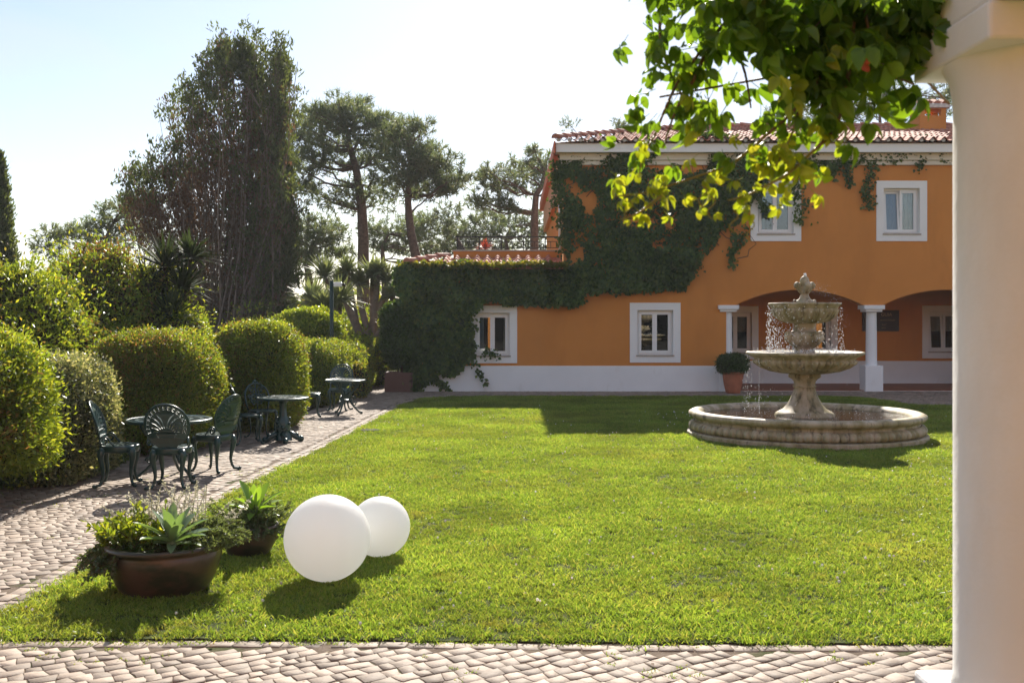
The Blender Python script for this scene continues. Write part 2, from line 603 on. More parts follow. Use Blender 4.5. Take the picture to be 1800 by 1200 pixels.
def earth_mat(name, cols, scale, bstr=0.6, moss=None):
    m, nd, ln, out = new_mat(name)
    p = nd.new('ShaderNodeBsdfPrincipled')
    p.inputs['Roughness'].default_value = 0.95
    p.inputs['Specular IOR Level'].default_value = 0.1
    v = coords(nd, ln)
    r = ramp(nd, cols, [0.3, 0.5, 0.7][:len(cols)])
    ln.new(noise(nd, ln, v, scale, 8, 0.65), r.inputs['Fac'])
    c = r.outputs['Color']
    if moss:
        c = mixcol(nd, ln, maprange(nd, ln, noise(nd, ln, v, 2.3, 6, 0.6), 0.52, 0.62, 0, 0.9), c, moss)
    ln.new(c, p.inputs['Base Color'])
    ln.new(bump(nd, ln, noise(nd, ln, v, 60, 5), bstr, 0.01), p.inputs['Normal'])
    ln.new(p.outputs['BSDF'], out.inputs['Surface'])
    return m
M['joint'] = earth_mat('sandy_joint', [(0.09, 0.064, 0.046), (0.14, 0.105, 0.078), (0.20, 0.155, 0.12)], 12, 0.7, (0.055, 0.065, 0.018))
M['lawn_soil'] = earth_mat('lawn_soil', [(0.03, 0.04, 0.012), (0.055, 0.07, 0.018), (0.09, 0.085, 0.03)], 8, 0.8)
M['earth'] = earth_mat('garden_earth', [(0.07, 0.06, 0.03), (0.13, 0.12, 0.045), (0.22, 0.18, 0.09)], 0.6, 0.5)

M['grass'] = leaf_mat('grass_blade', [(0.088, 0.158, 0.026), (0.138, 0.228, 0.038), (0.19, 0.29, 0.05), (0.24, 0.315, 0.066), (0.31, 0.30, 0.11)], 0.55, (1.65, 1.5, 0.65), 0.4, 0.35, 0.9, 0.30, drift=(0.26, 0.235, 0.07))
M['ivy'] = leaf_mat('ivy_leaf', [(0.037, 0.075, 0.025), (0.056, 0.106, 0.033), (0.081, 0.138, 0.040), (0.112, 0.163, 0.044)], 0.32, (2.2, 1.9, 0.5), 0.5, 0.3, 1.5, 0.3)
M['ivy_highlight'] = leaf_mat('highlight_ivy_leaf', [(0.08, 0.13, 0.03), (0.11, 0.16, 0.035), (0.15, 0.18, 0.045)], 0.4, (1.9, 1.6, 0.5), 0.45, 0.35)  # paler copy of the ivy colour, highlights painted on its bulges
M['ivy_top'] = leaf_mat('ivy_sunny_leaf', [(0.09, 0.14, 0.02), (0.16, 0.18, 0.03), (0.22, 0.20, 0.04)], 0.5, (1.7, 1.4, 0.5), 0.5, 0.3)  # sunlight put into a yellower copy of the ivy colour
M['hedge'] = leaf_mat('hedge_leaf', [(0.075, 0.125, 0.022), (0.11, 0.169, 0.027), (0.152, 0.213, 0.037), (0.219, 0.188, 0.062)], 0.5, (2.3, 1.9, 0.6), 0.4, 0.4, 1.6, 0.35)
M['hedge_bright'] = leaf_mat('bright_hedge_leaf', [(0.099, 0.165, 0.024), (0.15, 0.224, 0.031), (0.213, 0.283, 0.042), (0.299, 0.33, 0.065)], 0.52, (2.1, 1.75, 0.55), 0.35, 0.45, 1.6, 0.3)
M['hedge_brown'] = leaf_mat('dry_hedge_leaf', [(0.196, 0.109, 0.052), (0.276, 0.161, 0.069), (0.161, 0.138, 0.046)], 0.45, (1.5, 1.2, 0.6), 0.6, 0.2)
M['varieg'] = leaf_mat('variegated_leaf', [(0.08, 0.11, 0.045), (0.16, 0.19, 0.085), (0.32, 0.33, 0.17), (0.45, 0.43, 0.26)], 0.45, (1.5, 1.35, 0.7), 0.35, 0.45, 2.0, 0.3)
M['laurel'] = leaf_mat('laurel_leaf', [(0.033, 0.065, 0.018), (0.052, 0.104, 0.026), (0.078, 0.130, 0.033)], 0.35, (2.0, 1.7, 0.5), 0.35, 0.45)
M['pine'] = leaf_mat('pine_needle', [(0.066, 0.094, 0.055), (0.094, 0.127, 0.068), (0.127, 0.160, 0.088), (0.154, 0.149, 0.099)], 0.5, (1.8, 1.7, 1.0), 0.5, 0.3, 0.5, 0.3)
M['cypress'] = leaf_mat('cypress_spray', [(0.05, 0.07, 0.03), (0.08, 0.105, 0.042), (0.11, 0.13, 0.055)], 0.42, (1.7, 1.6, 0.7), 0.6, 0.2, 0.8, 0.35)
M['cypress_dry'] = leaf_mat('cypress_dry_spray', [(0.11, 0.065, 0.045), (0.155, 0.095, 0.065), (0.11, 0.085, 0.05)], 0.4, (1.4, 1.1, 0.7), 0.7, 0.15, 0.8, 0.3)
M['yucca'] = leaf_mat('yucca_blade', [(0.13, 0.165, 0.09), (0.19, 0.23, 0.12), (0.25, 0.28, 0.15)], 0.35, (1.5, 1.4, 0.7), 0.4, 0.4, 1.0, 0.2)
M['yucca_dark'] = leaf_mat('dark_yucca_blade', [(0.022, 0.034, 0.018), (0.035, 0.052, 0.026), (0.055, 0.075, 0.036)], 0.3, (1.6, 1.5, 0.7), 0.7, 0.1)
M['yellow'] = leaf_mat('yellow_bloom', [(0.55, 0.30, 0.02), (0.65, 0.42, 0.03)], 0.4, (1.2, 1.1, 0.6))
M['agave'] = leaf_mat('agave_leaf', [(0.17, 0.25, 0.14), (0.21, 0.29, 0.17)], 0.28, (1.5, 1.6, 0.5), 0.4, 0.4, 5, 0.15)
M['agave_young'] = leaf_mat('young_agave_leaf', [(0.20, 0.33, 0.06), (0.25, 0.38, 0.08)], 0.45, (1.5, 1.5, 0.4), 0.35, 0.4, 5, 0.12)
M['rosemary'] = leaf_mat('rosemary_needle', [(0.09, 0.125, 0.055), (0.13, 0.17, 0.08), (0.18, 0.22, 0.11)], 0.45, (1.6, 1.5, 0.7), 0.5, 0.3, 4, 0.25)
M['silver'] = leaf_mat('silver_sprig', [(0.36, 0.36, 0.30), (0.48, 0.47, 0.40), (0.55, 0.52, 0.55)], 0.45, (1.3, 1.25, 0.95), 0.7, 0.2, 4, 0.2)
M['succulent'] = leaf_mat('creeping_succulent', [(0.06, 0.10, 0.045), (0.10, 0.15, 0.065), (0.17, 0.13, 0.08)], 0.35, (1.4, 1.4, 0.6), 0.4, 0.4, 4, 0.2)
M['vine'] = leaf_mat('vine_leaf', [(0.065, 0.143, 0.021), (0.098, 0.195, 0.026), (0.143, 0.247, 0.034)], 0.55, (2.3, 1.9, 0.5), 0.35, 0.45, 6, 0.15)
M['vine_sunlit_young'] = leaf_mat('sunlit_young_vine_leaf', [(0.17, 0.25, 0.025), (0.25, 0.32, 0.035), (0.34, 0.37, 0.05)], 0.58, (1.9, 1.65, 0.5), 0.35, 0.45, 6, 0.12)  # young tip leaves, with sunlit brightness also put into the colour
M['vine_red'] = leaf_mat('red_vine_leaf', [(0.40, 0.08, 0.03), (0.45, 0.12, 0.04)], 0.5, (1.5, 1.0, 0.6))
M['clover'] = leaf_mat('clover_bloom', [(0.85, 0.84, 0.80), (0.80, 0.74, 0.70)], 0.4, (1, 1, 1), 0.8, 0.1)
# ================================================================== GROUND
YF = 26.4                                # facade plane
PX = F / YF
def fx(px): return (px - 900) / PX
def fz(py): return H + (HY - py) / PX

g = MB()
g.add([(-400, -60, -0.06), (400, -60, -0.06), (400, 700, -0.06), (-400, 700, -0.06)], [(0, 1, 2, 3)])
tag(g.build('ground', M['earth']), 'dry garden earth and grass running back under the trees', 'ground', kind='structure')

LAWN = [(-3.25, 5.80), (-3.12, 6.6), (-2.86, 11.87), (-2.62, 16.0), (-2.43, 19.88), (-2.33, 22.4), (-2.12, 23.7), (-1.5, 24.4), (-0.6, 24.55),
        (3.0, 24.55), (7.6, 24.5), (8.15, 24.2), (8.45, 23.2), (8.55, 22.1), (9.1, 21.85), (13.0, 21.8), (13.0, 5.74), (4.0, 5.74), (1.0, 5.72), (-1.0, 5.79)]
def ragged(a, b, n, amp, sd):
    g_ = random.Random(sd)
    return [(a[0] + (b[0] - a[0]) * i / n, a[1] + (b[1] - a[1]) * i / n + (g_.uniform(-amp, amp) if 0 < i < n else 0)) for i in range(n)]
FRONT = ragged((4.0, 5.74), (1.0, 5.72), 40, 0.018, 1) + ragged((1.0, 5.72), (-1.0, 5.79), 30, 0.018, 2) + ragged((-1.0, 5.79), (-3.25, 5.80), 32, 0.018, 3)
LAWN = LAWN[:-3] + FRONT
PAVE = [(-7.5, 2.2), (14.0, 2.2), (14.0, 27.2), (5.6, 27.2), (5.6, 26.6), (-2.5, 26.6), (-2.6, 29.5), (-3.9, 30.5), (-4.0, 27.0), (-3.95, 22.0),
        (-4.25, 18.0), (-4.75, 15.4), (-5.3, 13.0), (-5.55, 10.6), (-6.3, 8.6), (-7.5, 7.0)]

def flat_poly(name, pts, z, m):
    bm = bmesh.new()
    bm.faces.new([bm.verts.new((x, y, z)) for x, y in pts])
    bmesh.ops.triangulate(bm, faces=bm.faces[:])
    bmesh.ops.recalc_face_normals(bm, faces=bm.faces[:])
    if sum(f.normal.z for f in bm.faces) < 0:
        bmesh.ops.reverse_faces(bm, faces=bm.faces[:])
    me = bpy.data.meshes.new(name)
    bm.to_mesh(me)
    bm.free()
    return link(name, me, m)

path = flat_poly('cobbled_path', PAVE, -0.0034, M['joint'])
tag(path, 'pale limestone cobble path round the lawn with sandy mossy joints', 'path', kind='structure')

# ---- cobbles: one jittered quad grid, shrunk to leave joints
def seg_dist(P, poly, closed=True):
    d = np.full(len(P), 1e9)
    n = len(poly)
    for i in range(n if closed else n - 1):
        a, b = np.array(poly[i]), np.array(poly[(i + 1) % n])
        t = np.clip(((P - a) @ (b - a)) / max(((b - a) @ (b - a)), 1e-9), 0, 1)
        d = np.minimum(d, np.linalg.norm(P - (a + t[:, None] * (b - a)), axis=1))
    return d

def grid_cells(x0, x1, y0, y1, pitch, ang, jit):
    c, s = math.cos(ang), math.sin(ang)
    r = int(1.5 * max(x1 - x0, y1 - y0) / pitch / 2) + 2
    I, J = np.meshgrid(np.arange(-r, r + 1), np.arange(-r, r + 1), indexing='ij')
    # running rows: every row slips sideways by its own amount
    slip = RNG.random(2 * r + 1) * 0.9
    ln_ = RNG.uniform(0.72, 1.36, size=I.shape) * pitch
    U0 = np.cumsum(ln_, 0)
    U0 = U0 - U0[r:r + 1, :] + slip[None, :] * pitch
    rows = np.cumsum(RNG.uniform(0.84, 1.14, size=2 * r + 1)) * pitch
    rows -= rows[r]
    hgt = np.append(np.diff(rows), pitch)
    bend = np.sin(U0 * 1.1 + 1.0) * 0.035 + np.sin(U0 * 2.9 + 0.4) * 0.012
    U = U0 + RNG.normal(size=I.shape) * jit
    W = rows[None, :] + bend + RNG.normal(size=I.shape) * jit * 0.55
    U2 = U0 + RNG.normal(size=I.shape) * jit + RNG.normal(size=I.shape) * 0.006
    T2 = rows[None, :] + hgt[None, :] + bend + RNG.normal(size=I.shape) * jit * 0.55
    cx, cy = (x0 + x1) / 2, (y0 + y1) / 2
    def wpt(u, w): return np.stack([cx + c * u - s * w, cy + s * u + c * w], -1)
    bot = wpt(U, W)
    top = wpt(U2, T2)
    quads = np.stack([bot[:-1, :], bot[1:, :], top[1:, :], top[:-1, :]], 2)
    return quads.reshape(-1, 4, 2)

def keep_cells(q, margin):
    c = q.mean(1)
    ok = inside(PAVE, c[:, 0], c[:, 1])
    for k in range(4):
        ok &= ~inside(LAWN, q[:, k, 0], q[:, k, 1])
    ok &= seg_dist(c, LAWN) > margin
    # within a wedge about the camera's view, with room for a side step
    ok &= (np.abs(c[:, 0]) < c[:, 1] * 0.62 + 1.6)
    return q[ok]

near = grid_cells(-8, 8, 2.0, 12.0, 0.095, R(33), 0.0105)
near = near[(near.mean(1)[:, 1] > 3.6) & (near.mean(1)[:, 1] < 11.0)]
far = grid_cells(-9, 14, 9.0, 31.0, 0.101, R(-28), 0.0105)
far = far[far.mean(1)[:, 1] >= 11.0]
border = []
def lay_border(pts, off, ln_, wd):
    P = [np.array(p) for p in pts]
    for a, b in zip(P[:-1], P[1:]):
        L = np.linalg.norm(b - a)
        t = (b - a) / L
        nrm = np.array([-t[1], t[0]])
        s = 0.0
        while s < L - 0.04:
            l = ln_ * random.uniform(0.75, 1.3)
            e = min(s + l, L)
            w = wd * random.uniform(0.9, 1.08)
            o = off + random.uniform(-0.008, 0.008)
            border.append([a + t * s + nrm * o, a + t * e + nrm * o, a + t * (e - random.uniform(-.01, .01)) + nrm * (o + w), a + t * (s - random.uniform(-.01, .01)) + nrm * (o + w)])
            s = e
LE = LAWN[:9] + [(3.0, 24.55), (7.6, 24.5), (8.15, 24.2), (8.45, 23.2), (8.55, 22.1), (9.1, 21.85), (13.0, 21.8)]
lay_border(LE, 0.012, 0.15, 0.105)
lay_border(LE, 0.125, 0.13, 0.10)
FE = [(4.0, 5.74), (1.0, 5.72), (-1.0, 5.79), (-3.25, 5.80), (-4.0, 5.80)]
lay_border(FE[::-1], -0.125, 0.13, 0.10)
border = np.array(border)
cells = np.concatenate([keep_cells(near, 0.155), keep_cells(far, 0.27)])
front_band = cells.mean(1)
# second front row kept ragged; the side border is two rows wide
sd = seg_dist(front_band, LE, closed=False)
cells = cells[(sd > 0.275) | (front_band[:, 1] < 5.6)]
cells = np.concatenate([cells, border])

def stone_arrays(q, detail, z0=0.0):
    """Cobbles from corner quads (m,4,2): a full ring, a rounded shoulder and a worn top."""
    m = len(q)
    c = q.mean(1, keepdims=True)
    # outline of eight points: corners and edge middles, edges bulging a little
    q = c + (q - c) * (1 - 0.0032 / np.maximum(np.linalg.norm(q - c, axis=2, keepdims=True), 0.02))
    mid = (q + np.roll(q, -1, 1)) / 2
    mid = mid + RNG.normal(size=mid.shape) * 0.0035
    if detail:
        ring = np.stack([q, mid], 2).reshape(m, 8, 2)
        corner = np.tile([0.985, 1.0], 4)[None, :, None]
        ring = c + (ring - c) * corner
    else:
        ring = q
    n = ring.shape[1]
    z = z0 + RNG.normal(size=(m, 1)) * 0.0012
    tx, ty = RNG.normal(size=(m, 1)) * 0.015, RNG.normal(size=(m, 1)) * 0.015
    def lay(r, h):
        rel = r - c
        hh = z + h + rel[:, :, 0] * tx + rel[:, :, 1] * ty
        return np.concatenate([r, hh[:, :, None]], 2)
    if detail:
        rings = [lay(ring, -0.022), lay(ring, -0.0008), lay(c + (ring - c) * 0.97, 0.0010 + RNG.normal(size=(m, n)) * 0.0008)]
    else:
        rings = [lay(ring, -0.02), lay(c + (ring - c) * 0.93, 0.003)]
    k = len(rings)
    V = np.concatenate(rings, 1)                       # (m, k*n, 3)
    base = (np.arange(m) * k * n)[:, None]
    quads = []
    for i in range(k - 1):
        for a in range(n):
            b = (a + 1) % n
            quads.append(base + np.array([i * n + a, i * n + b, (i + 1) * n + b, (i + 1) * n + a]))
    top = base + np.arange((k - 1) * n, k * n)
    return V.reshape(-1, 3), [np.concatenate(quads), top]

cc = cells.mean(1)
pxs = 900 + F * cc[:, 0] / cc[:, 1]
pys = HY + F * H / cc[:, 1]
view = (pxs > 4) & (pxs < 1665) & (pys < 1196)
order = np.argsort(np.where(view, cc[:, 1], 1e9))
single = order[:300]
rest = np.setdiff1d(np.arange(len(cells)), single)
rest_near, rest_far = rest[cc[rest, 1] < 15], rest[cc[rest, 1] >= 15]
for i in single:
    V, Fs = stone_arrays(cells[i:i + 1], True)
    ctr = np.array([cc[i, 0], cc[i, 1], 0.0])
    link('cobblestone', np_mesh('cobblestone', V - ctr, Fs), M['cobble'], path, loc=tuple(ctr))
V1, F1 = stone_arrays(cells[rest_near], True)
tag(link('cobblestone_paving', np_mesh('cobblestone_paving', V1, F1), M['cobble'], path), kind='stuff')
V1, F1 = stone_arrays(cells[rest_far], False)
tag(link('cobblestone_paving', np_mesh('cobblestone_paving', V1, F1), M['cobble'], path), kind='stuff')

# ---- lawn: soil sheet and instanced tufts
lawn = flat_poly('lawn', LAWN, 0.006, M['lawn_soil'])
tag(lawn, 'mown green lawn between the cobble path and the orange house', 'lawn', kind='structure')

tufts = bpy.data.collections.new('grass_tufts')
def make_tuft(k):
    n = 40
    P = np.zeros((n, 3))
    P[:, :2] = RNG.normal(size=(n, 2)) * 0.036
    lean = RNG.normal(size=(n, 2)) * 0.55
    D = unit(np.concatenate([lean, np.ones((n, 1))], 1))
    L = RNG.uniform(0.020, 0.048, n) * (1.3 if k == 0 else 1.0)
    W = RNG.uniform(0.0038, 0.0072, n)
    S = unit(np.cross(D, rdir(n)))
    droop = np.concatenate([lean * 0.5, -0.25 * np.abs(RNG.normal(size=(n, 1)))], 1)
    m1 = P + D * L[:, None] * 0.55
    tip = P + D * L[:, None] * 0.95 + droop * L[:, None] * 0.45
    V = np.stack([P - S * W[:, None] / 2, P + S * W[:, None] / 2, m1 + S * W[:, None] * 0.42, m1 - S * W[:, None] * 0.42, tip], 1).reshape(-1, 3)
    b = (np.arange(n) * 5)[:, None]
    me = np_mesh('tuft', V, [b + [0, 1, 2, 3], b + [3, 2, 4]])
    me.materials.append(M['grass'])
    o = bpy.data.objects.new('grass_tuft', me)
    tufts.objects.link(o)
for k in range(5): make_tuft(k)

def scatter(obj, coll, density, smin, smax, seed=3, tilt=0.25):
    ng = bpy.data.node_groups.new('scatter', 'GeometryNodeTree')
    ng.interface.new_socket('Geometry', in_out='INPUT', socket_type='NodeSocketGeometry')
    ng.interface.new_socket('Geometry', in_out='OUTPUT', socket_type='NodeSocketGeometry')
    N, L = ng.nodes, ng.links
    gi, go = N.new('NodeGroupInput'), N.new('NodeGroupOutput')
    d = N.new('GeometryNodeDistributePointsOnFaces')
    d.inputs['Density'].default_value = density
    d.inputs['Seed'].default_value = seed
    ci = N.new('GeometryNodeCollectionInfo')
    ci.inputs['Collection'].default_value = coll
    ci.inputs['Separate Children'].default_value = True
    ci.inputs['Reset Children'].default_value = True
    ip = N.new('GeometryNodeInstanceOnPoints')
    ip.inputs['Pick Instance'].default_value = True
    rr = N.new('FunctionNodeRandomValue')
    rr.data_type = 'FLOAT_VECTOR'
    rr.inputs['Min'].default_value = (-tilt, -tilt, 0)
    rr.inputs['Max'].default_value = (tilt, tilt, 6.283)
    rs = N.new('FunctionNodeRandomValue')
    rs.data_type = 'FLOAT'
    rs.inputs['Min'].default_value = smin
    rs.inputs['Max'].default_value = smax
    no = N.new('ShaderNodeTexNoise')
    no.inputs['Scale'].default_value = 0.9
    no.inputs['Detail'].default_value = 4
    mr = N.new('ShaderNodeMapRange')
    mr.inputs['From Min'].default_value = 0.35
    mr.inputs['From Max'].default_value = 0.65
    mr.inputs['To Min'].default_value = 0.8
    mr.inputs['To Max'].default_value = 1.15
    mu = N.new('ShaderNodeMath')
    mu.operation = 'MULTIPLY'
    L.new(gi.outputs[0], d.inputs['Mesh'])
    L.new(d.outputs['Points'], ip.inputs['Points'])
    L.new(ci.outputs[0], ip.inputs['Instance'])
    L.new(rr.outputs['Value'], ip.inputs['Rotation'])
    L.new(rs.outputs[1], mu.inputs[0])
    L.new(no.outputs['Fac'], mr.inputs['Value'])
    L.new(mr.outputs['Result'], mu.inputs[1])
    L.new(mu.outputs[0], ip.inputs['Scale'])
    L.new(ip.outputs['Instances'], go.inputs[0])
    md = obj.modifiers.new('scatter', 'NODES')
    md.node_group = ng

def clip_poly(poly, y0, y1, x1):
    out = [(min(x, x1), min(max(y, y0), y1)) for x, y in poly]
    res = []
    for p in out:
        if not res or (abs(p[0] - res[-1][0]) + abs(p[1] - res[-1][1])) > 1e-4: res.append(p)
    return res

def lawn_part(y0, y1, density, smin, smax, seed):
    # slice the lawn polygon between two depths (its edges are monotone in y on each side)
    def x_left(y):
        pts = LAWN[:8]
        for (xa, ya), (xb, yb) in zip(pts[:-1], pts[1:]):
            if ya <= y <= yb: return xa + (xb - xa) * (y - ya) / (yb - ya)
        return pts[0][0] if y < pts[0][1] else pts[-1][0]
    if y1 < 20:
        ys = np.linspace(y0, y1, 8)
        pts = [(x_left(y), y) for y in ys] + [(min(13.0, y1 * 0.62 + 2.5), y1), (min(13.0, y0 * 0.62 + 2.5), y0)]
        if y0 < 5.9: pts += FRONT[:-1]
        return flat_poly('grass', pts, 0.004, M['lawn_soil'])
    ys = np.linspace(y0, 23.7, 8)
    pts = [(x_left(y), y) for y in ys] + LAWN[7:16] + [(13.0, y0)]
    return flat_poly('grass', pts, 0.004, M['lawn_soil'])

for (y0, y1, dens, a, b, seed, lab) in ((5.8, 11.0, 380, 0.65, 1.2, 3, 'short green grass blades at the front of the lawn round the white globes'),
                                        (11.0, 17.5, 260, 0.75, 1.15, 5, 'short green grass blades in the sunny middle of the lawn'),
                                        (17.5, 24.6, 210, 0.8, 1.2, 9, 'short green grass blades in the shade of the house')):
    ob = lawn_part(y0, y1, dens, a, b, seed)
    scatter(ob, tufts, dens, a, b, seed)
    tag(ob, lab, 'grass', kind='stuff')

# grass lip hanging over the front and side edge, clover blooms
def clover_blooms():
    n = 300
    Y = 5.95 + (RNG.random(n) ** 1.5) * 16
    X = RNG.uniform(-3.0, 8.5, n)
    # clustered
    cxs, cys = RNG.uniform(-2.5, 6, 40), RNG.uniform(6, 20, 40)
    k = RNG.integers(0, 40, n)
    sel = RNG.random(n) < 0.45
    X = np.where(sel, cxs[k] + RNG.normal(size=n) * 0.35, X)
    Y = np.where(sel, cys[k] + RNG.normal(size=n) * 0.35, Y)
    ok = inside(LAWN, X, Y) & (seg_dist(np.stack([X, Y], 1), LAWN) > 0.05)
    X, Y = X[ok], Y[ok]
    m = MB()
    for x, y in zip(X, Y):
        r = random.uniform(0.007, 0.011)
        m.ball((x, y, random.uniform(0.038, 0.055)), r, 5, 4)
    return m
tag(clover_blooms().build('clover_blooms', M['clover']), 'tiny white clover blooms dotted over the lawn', 'clover', kind='stuff')

# weeds and moss sprouting from the joints, dry leaves on the grass
def weeds():
    n = 900
    X, Y = RNG.uniform(-4.5, 4.0, n), RNG.uniform(4.2, 5.76, n)
    Y = np.where(RNG.random(n) < 0.35, 5.76 - RNG.random(n) * 0.05, Y)
    k = lumps(np.stack([X * 2, Y * 2, Y * 0], 1), 3, 5) + (Y > 5.68) * 0.5
    # left path
    X2, Y2 = RNG.uniform(-5.2, -2.5, 700), RNG.uniform(6, 16, 700)
    k2 = lumps(np.stack([X2 * 2, Y2 * 2, Y2 * 0], 1), 3, 6)
    X, Y, k = np.concatenate([X, X2]), np.concatenate([Y, Y2]), np.concatenate([k, k2])
    ok = (k > 0.28) & ~inside(LAWN, X, Y)
    P = np.stack([X[ok], Y[ok], np.full(ok.sum(), -0.004)], 1)
    P = np.repeat(P, 9, 0) + RNG.normal(size=(ok.sum() * 9, 3)) * np.array([0.018, 0.018, 0])
    D = unit(rdir(len(P)) * np.array([1, 1, 0.3]) + np.array([0, 0, 0.7]))
    return leaf_arrays(P, D, rdir(len(P)), RNG.uniform(0.012, 0.03, len(P)), 0.006, 0.2)
tag(leaf_obj('weeds', weeds(), M['grass']), 'tiny weeds and grass sprouting between the cobbles', 'weeds', kind='stuff')
def litter():
    n = 70
    X, Y = RNG.uniform(-3, 7, n), RNG.uniform(5.9, 15, n)
    X[:18], Y[:18] = RNG.uniform(-4, 3.5, 18), RNG.uniform(4.9, 5.7, 18)
    P = np.stack([X, Y, np.where(inside(LAWN, X, Y), 0.045, 0.012)], 1)
    D = unit(rdir(n) * np.array([1, 1, 0.25]))
    return leaf_arrays(P, D, unit(np.array([0, 0, 1]) + rdir(n) * 0.5), RNG.uniform(0.025, 0.05, n), RNG.uniform(0.012, 0.028, n), 0.35)
tag(leaf_obj('fallen_leaves', litter(), M['hedge_brown']), 'a few dry brown leaves lying on lawn and cobbles', 'leaves', kind='stuff')

# ================================================================== HOUSE
house = thing('house', 'long orange stucco house with white plinth, tiled roof and arcade', 'house', (0, YF, 0))
def hloc(o):            # children built in world coordinates, moved under the house empty
    o.parent = house
    o.matrix_parent_inverse = Matrix.Translation((0, -YF, 0))
    return o

XL, XC, XR = -2.32, 1.32, 16.0
ZW, ZE = 3.30, 6.30                     # wing wall top, main wall top
WT = 0.32
IN = 0.185
# outer surrounds in photo pixels
WIN = [(822, 909, 537, 638), (1107, 1196, 532, 637), (1319, 1408, 318, 424), (1540, 1629, 318, 424)]
wins = [(fx(a), fx(b), fz(d), fz(c)) for a, b, c, d in WIN]
def arc(xa, xb, z, rise, n=20):
    w = xb - xa
    r = (w * w / 4 + rise * rise) / (2 * rise)
    cx, cz = (xa + xb) / 2, z + rise - r
    a0 = math.asin(w / 2 / r)
    return [(cx + r * math.sin(t), cz + r * math.cos(t)) for t in np.linspace(-a0, a0, n)]
ZS = fz(536.5)
A1, A2, A3 = fx(1293), fx(1518), fx(1552)
A4 = A3 + (A2 - A1)
outline = [(XL, 0.66), (5.52, 0.66), (5.52, ZS)] + arc(A1, A2, ZS, 0.40) + arc(A3, A4, ZS, 0.40) + [(A4 + 0.5, ZS), (A4 + 0.5, 0.66), (XR, 0.66), (XR, ZE), (XC, ZE), (XC, ZW), (XL, ZW)]
holes = [rect(x0 + IN, x1 - IN, z0 + IN, z1 - IN) for x0, x1, z0, z1 in wins]
w = link('wall', upright(plate('wall', [outline] + holes, WT), YF + WT / 2), M['orange'])
hloc(w)
w['label'] = 'orange front wall with window openings and arches'
pl = MB().box(XL, 5.52, YF - 0.022, YF + WT, -0.05, 0.66)
hloc(pl.build('plinth', M['white_wall'], bevel=0.01))
hloc(MB().box(A4 + 0.5, XR, YF - 0.022, YF + WT, -0.05, 0.66).build('plinth', M['white_wall'], bevel=0.01))
# side walls, back and wing shell
sh = MB()
sh.box(XL, XL + 0.3, YF + WT, 35.0, 0, ZW)
sh.box(XC, XC + 0.3, YF + WT, 39.0, 2.9, ZE)
sh.box(XR - 0.3, XR, YF + WT, 39.0, 0, ZE)
sh.box(XC + 0.3, XR - 0.3, 38.7, 39.0, 0, ZE)
sh.box(XL + 0.3, XC - 0.002, 34.7, 35.0, 0, ZW)
hloc(sh.build('wall', M['orange']))
# arcade interior
YB = 29.66
arc_m = MB()
bw = [(-9, 1333), (-9, 1471.6), (1621, 1700)]
PB = F / YB
def bxx(px): return (px - 900) / PB
def bzz(py): return H + (HY - py) / PB
bwins = [(bxx(1254), bxx(1333), bzz(631), bzz(538)), (bxx(1393), bxx(1472), bzz(631), bzz(538)), (bxx(1621), bxx(1700), bzz(629.5), bzz(537))]
bout = rect(5.2, XR - 0.35, 0.66, 2.9)
bw_me = upright(plate('arcade_wall', [bout] + [rect(x0 + IN, x1 - IN, z0 + IN, z1 - IN) for x0, x1, z0, z1 in bwins], 0.25), YB + 0.125)
hloc(link('arcade_wall', bw_me, M['orange']))
hloc(MB().box(5.2, XR - 0.35, YB - 0.02, YB + 0.25, 0.0, 0.66).build('plinth', M['white_wall'], bevel=0.01))
hloc(MB().box(5.2, 5.5, YF + WT, YB - 0.03, 0.0, 2.9).build('arcade_wall', M['orange']))
hloc(MB().box(5.2, XR - 0.35, YF + WT + 0.001, YB, 2.9, 3.0).build('ceiling', M['orange']))
fl = MB()
hloc(MB().box(5.53, A4 + 0.5, YF + 0.02, YB - 0.02, -0.05, 0.012).build('arcade_floor', M['mortar']))
ftile = MB().box(-0.145, 0.145, -0.145, 0.145, 0, 0.016).mesh('floor_tile')
n_ft = 0
for j in range(11):
    for i in range(25):
        x, y = 5.70 + i * 0.3, YF + 0.19 + j * 0.3
        if x > A4 + 0.35 or y > YB - 0.18: continue
        hloc(link('floor_tile', ftile, M['terracotta'], loc=(x, y, 0.008 + random.uniform(0, 0.0015))))
gr = MB()
vx, vz = bxx(1660), bzz(665)
gr.box(vx - 0.14, vx + 0.14, YB - 0.035, YB - 0.021, vz - 0.07, vz + 0.07)
for k in range(5): gr.box(vx - 0.12, vx + 0.12, YB - 0.045, YB - 0.0352, vz - 0.055 + k * 0.025, vz - 0.042 + k * 0.025)
hloc(gr.build('vent_grille', M['white_trim']))

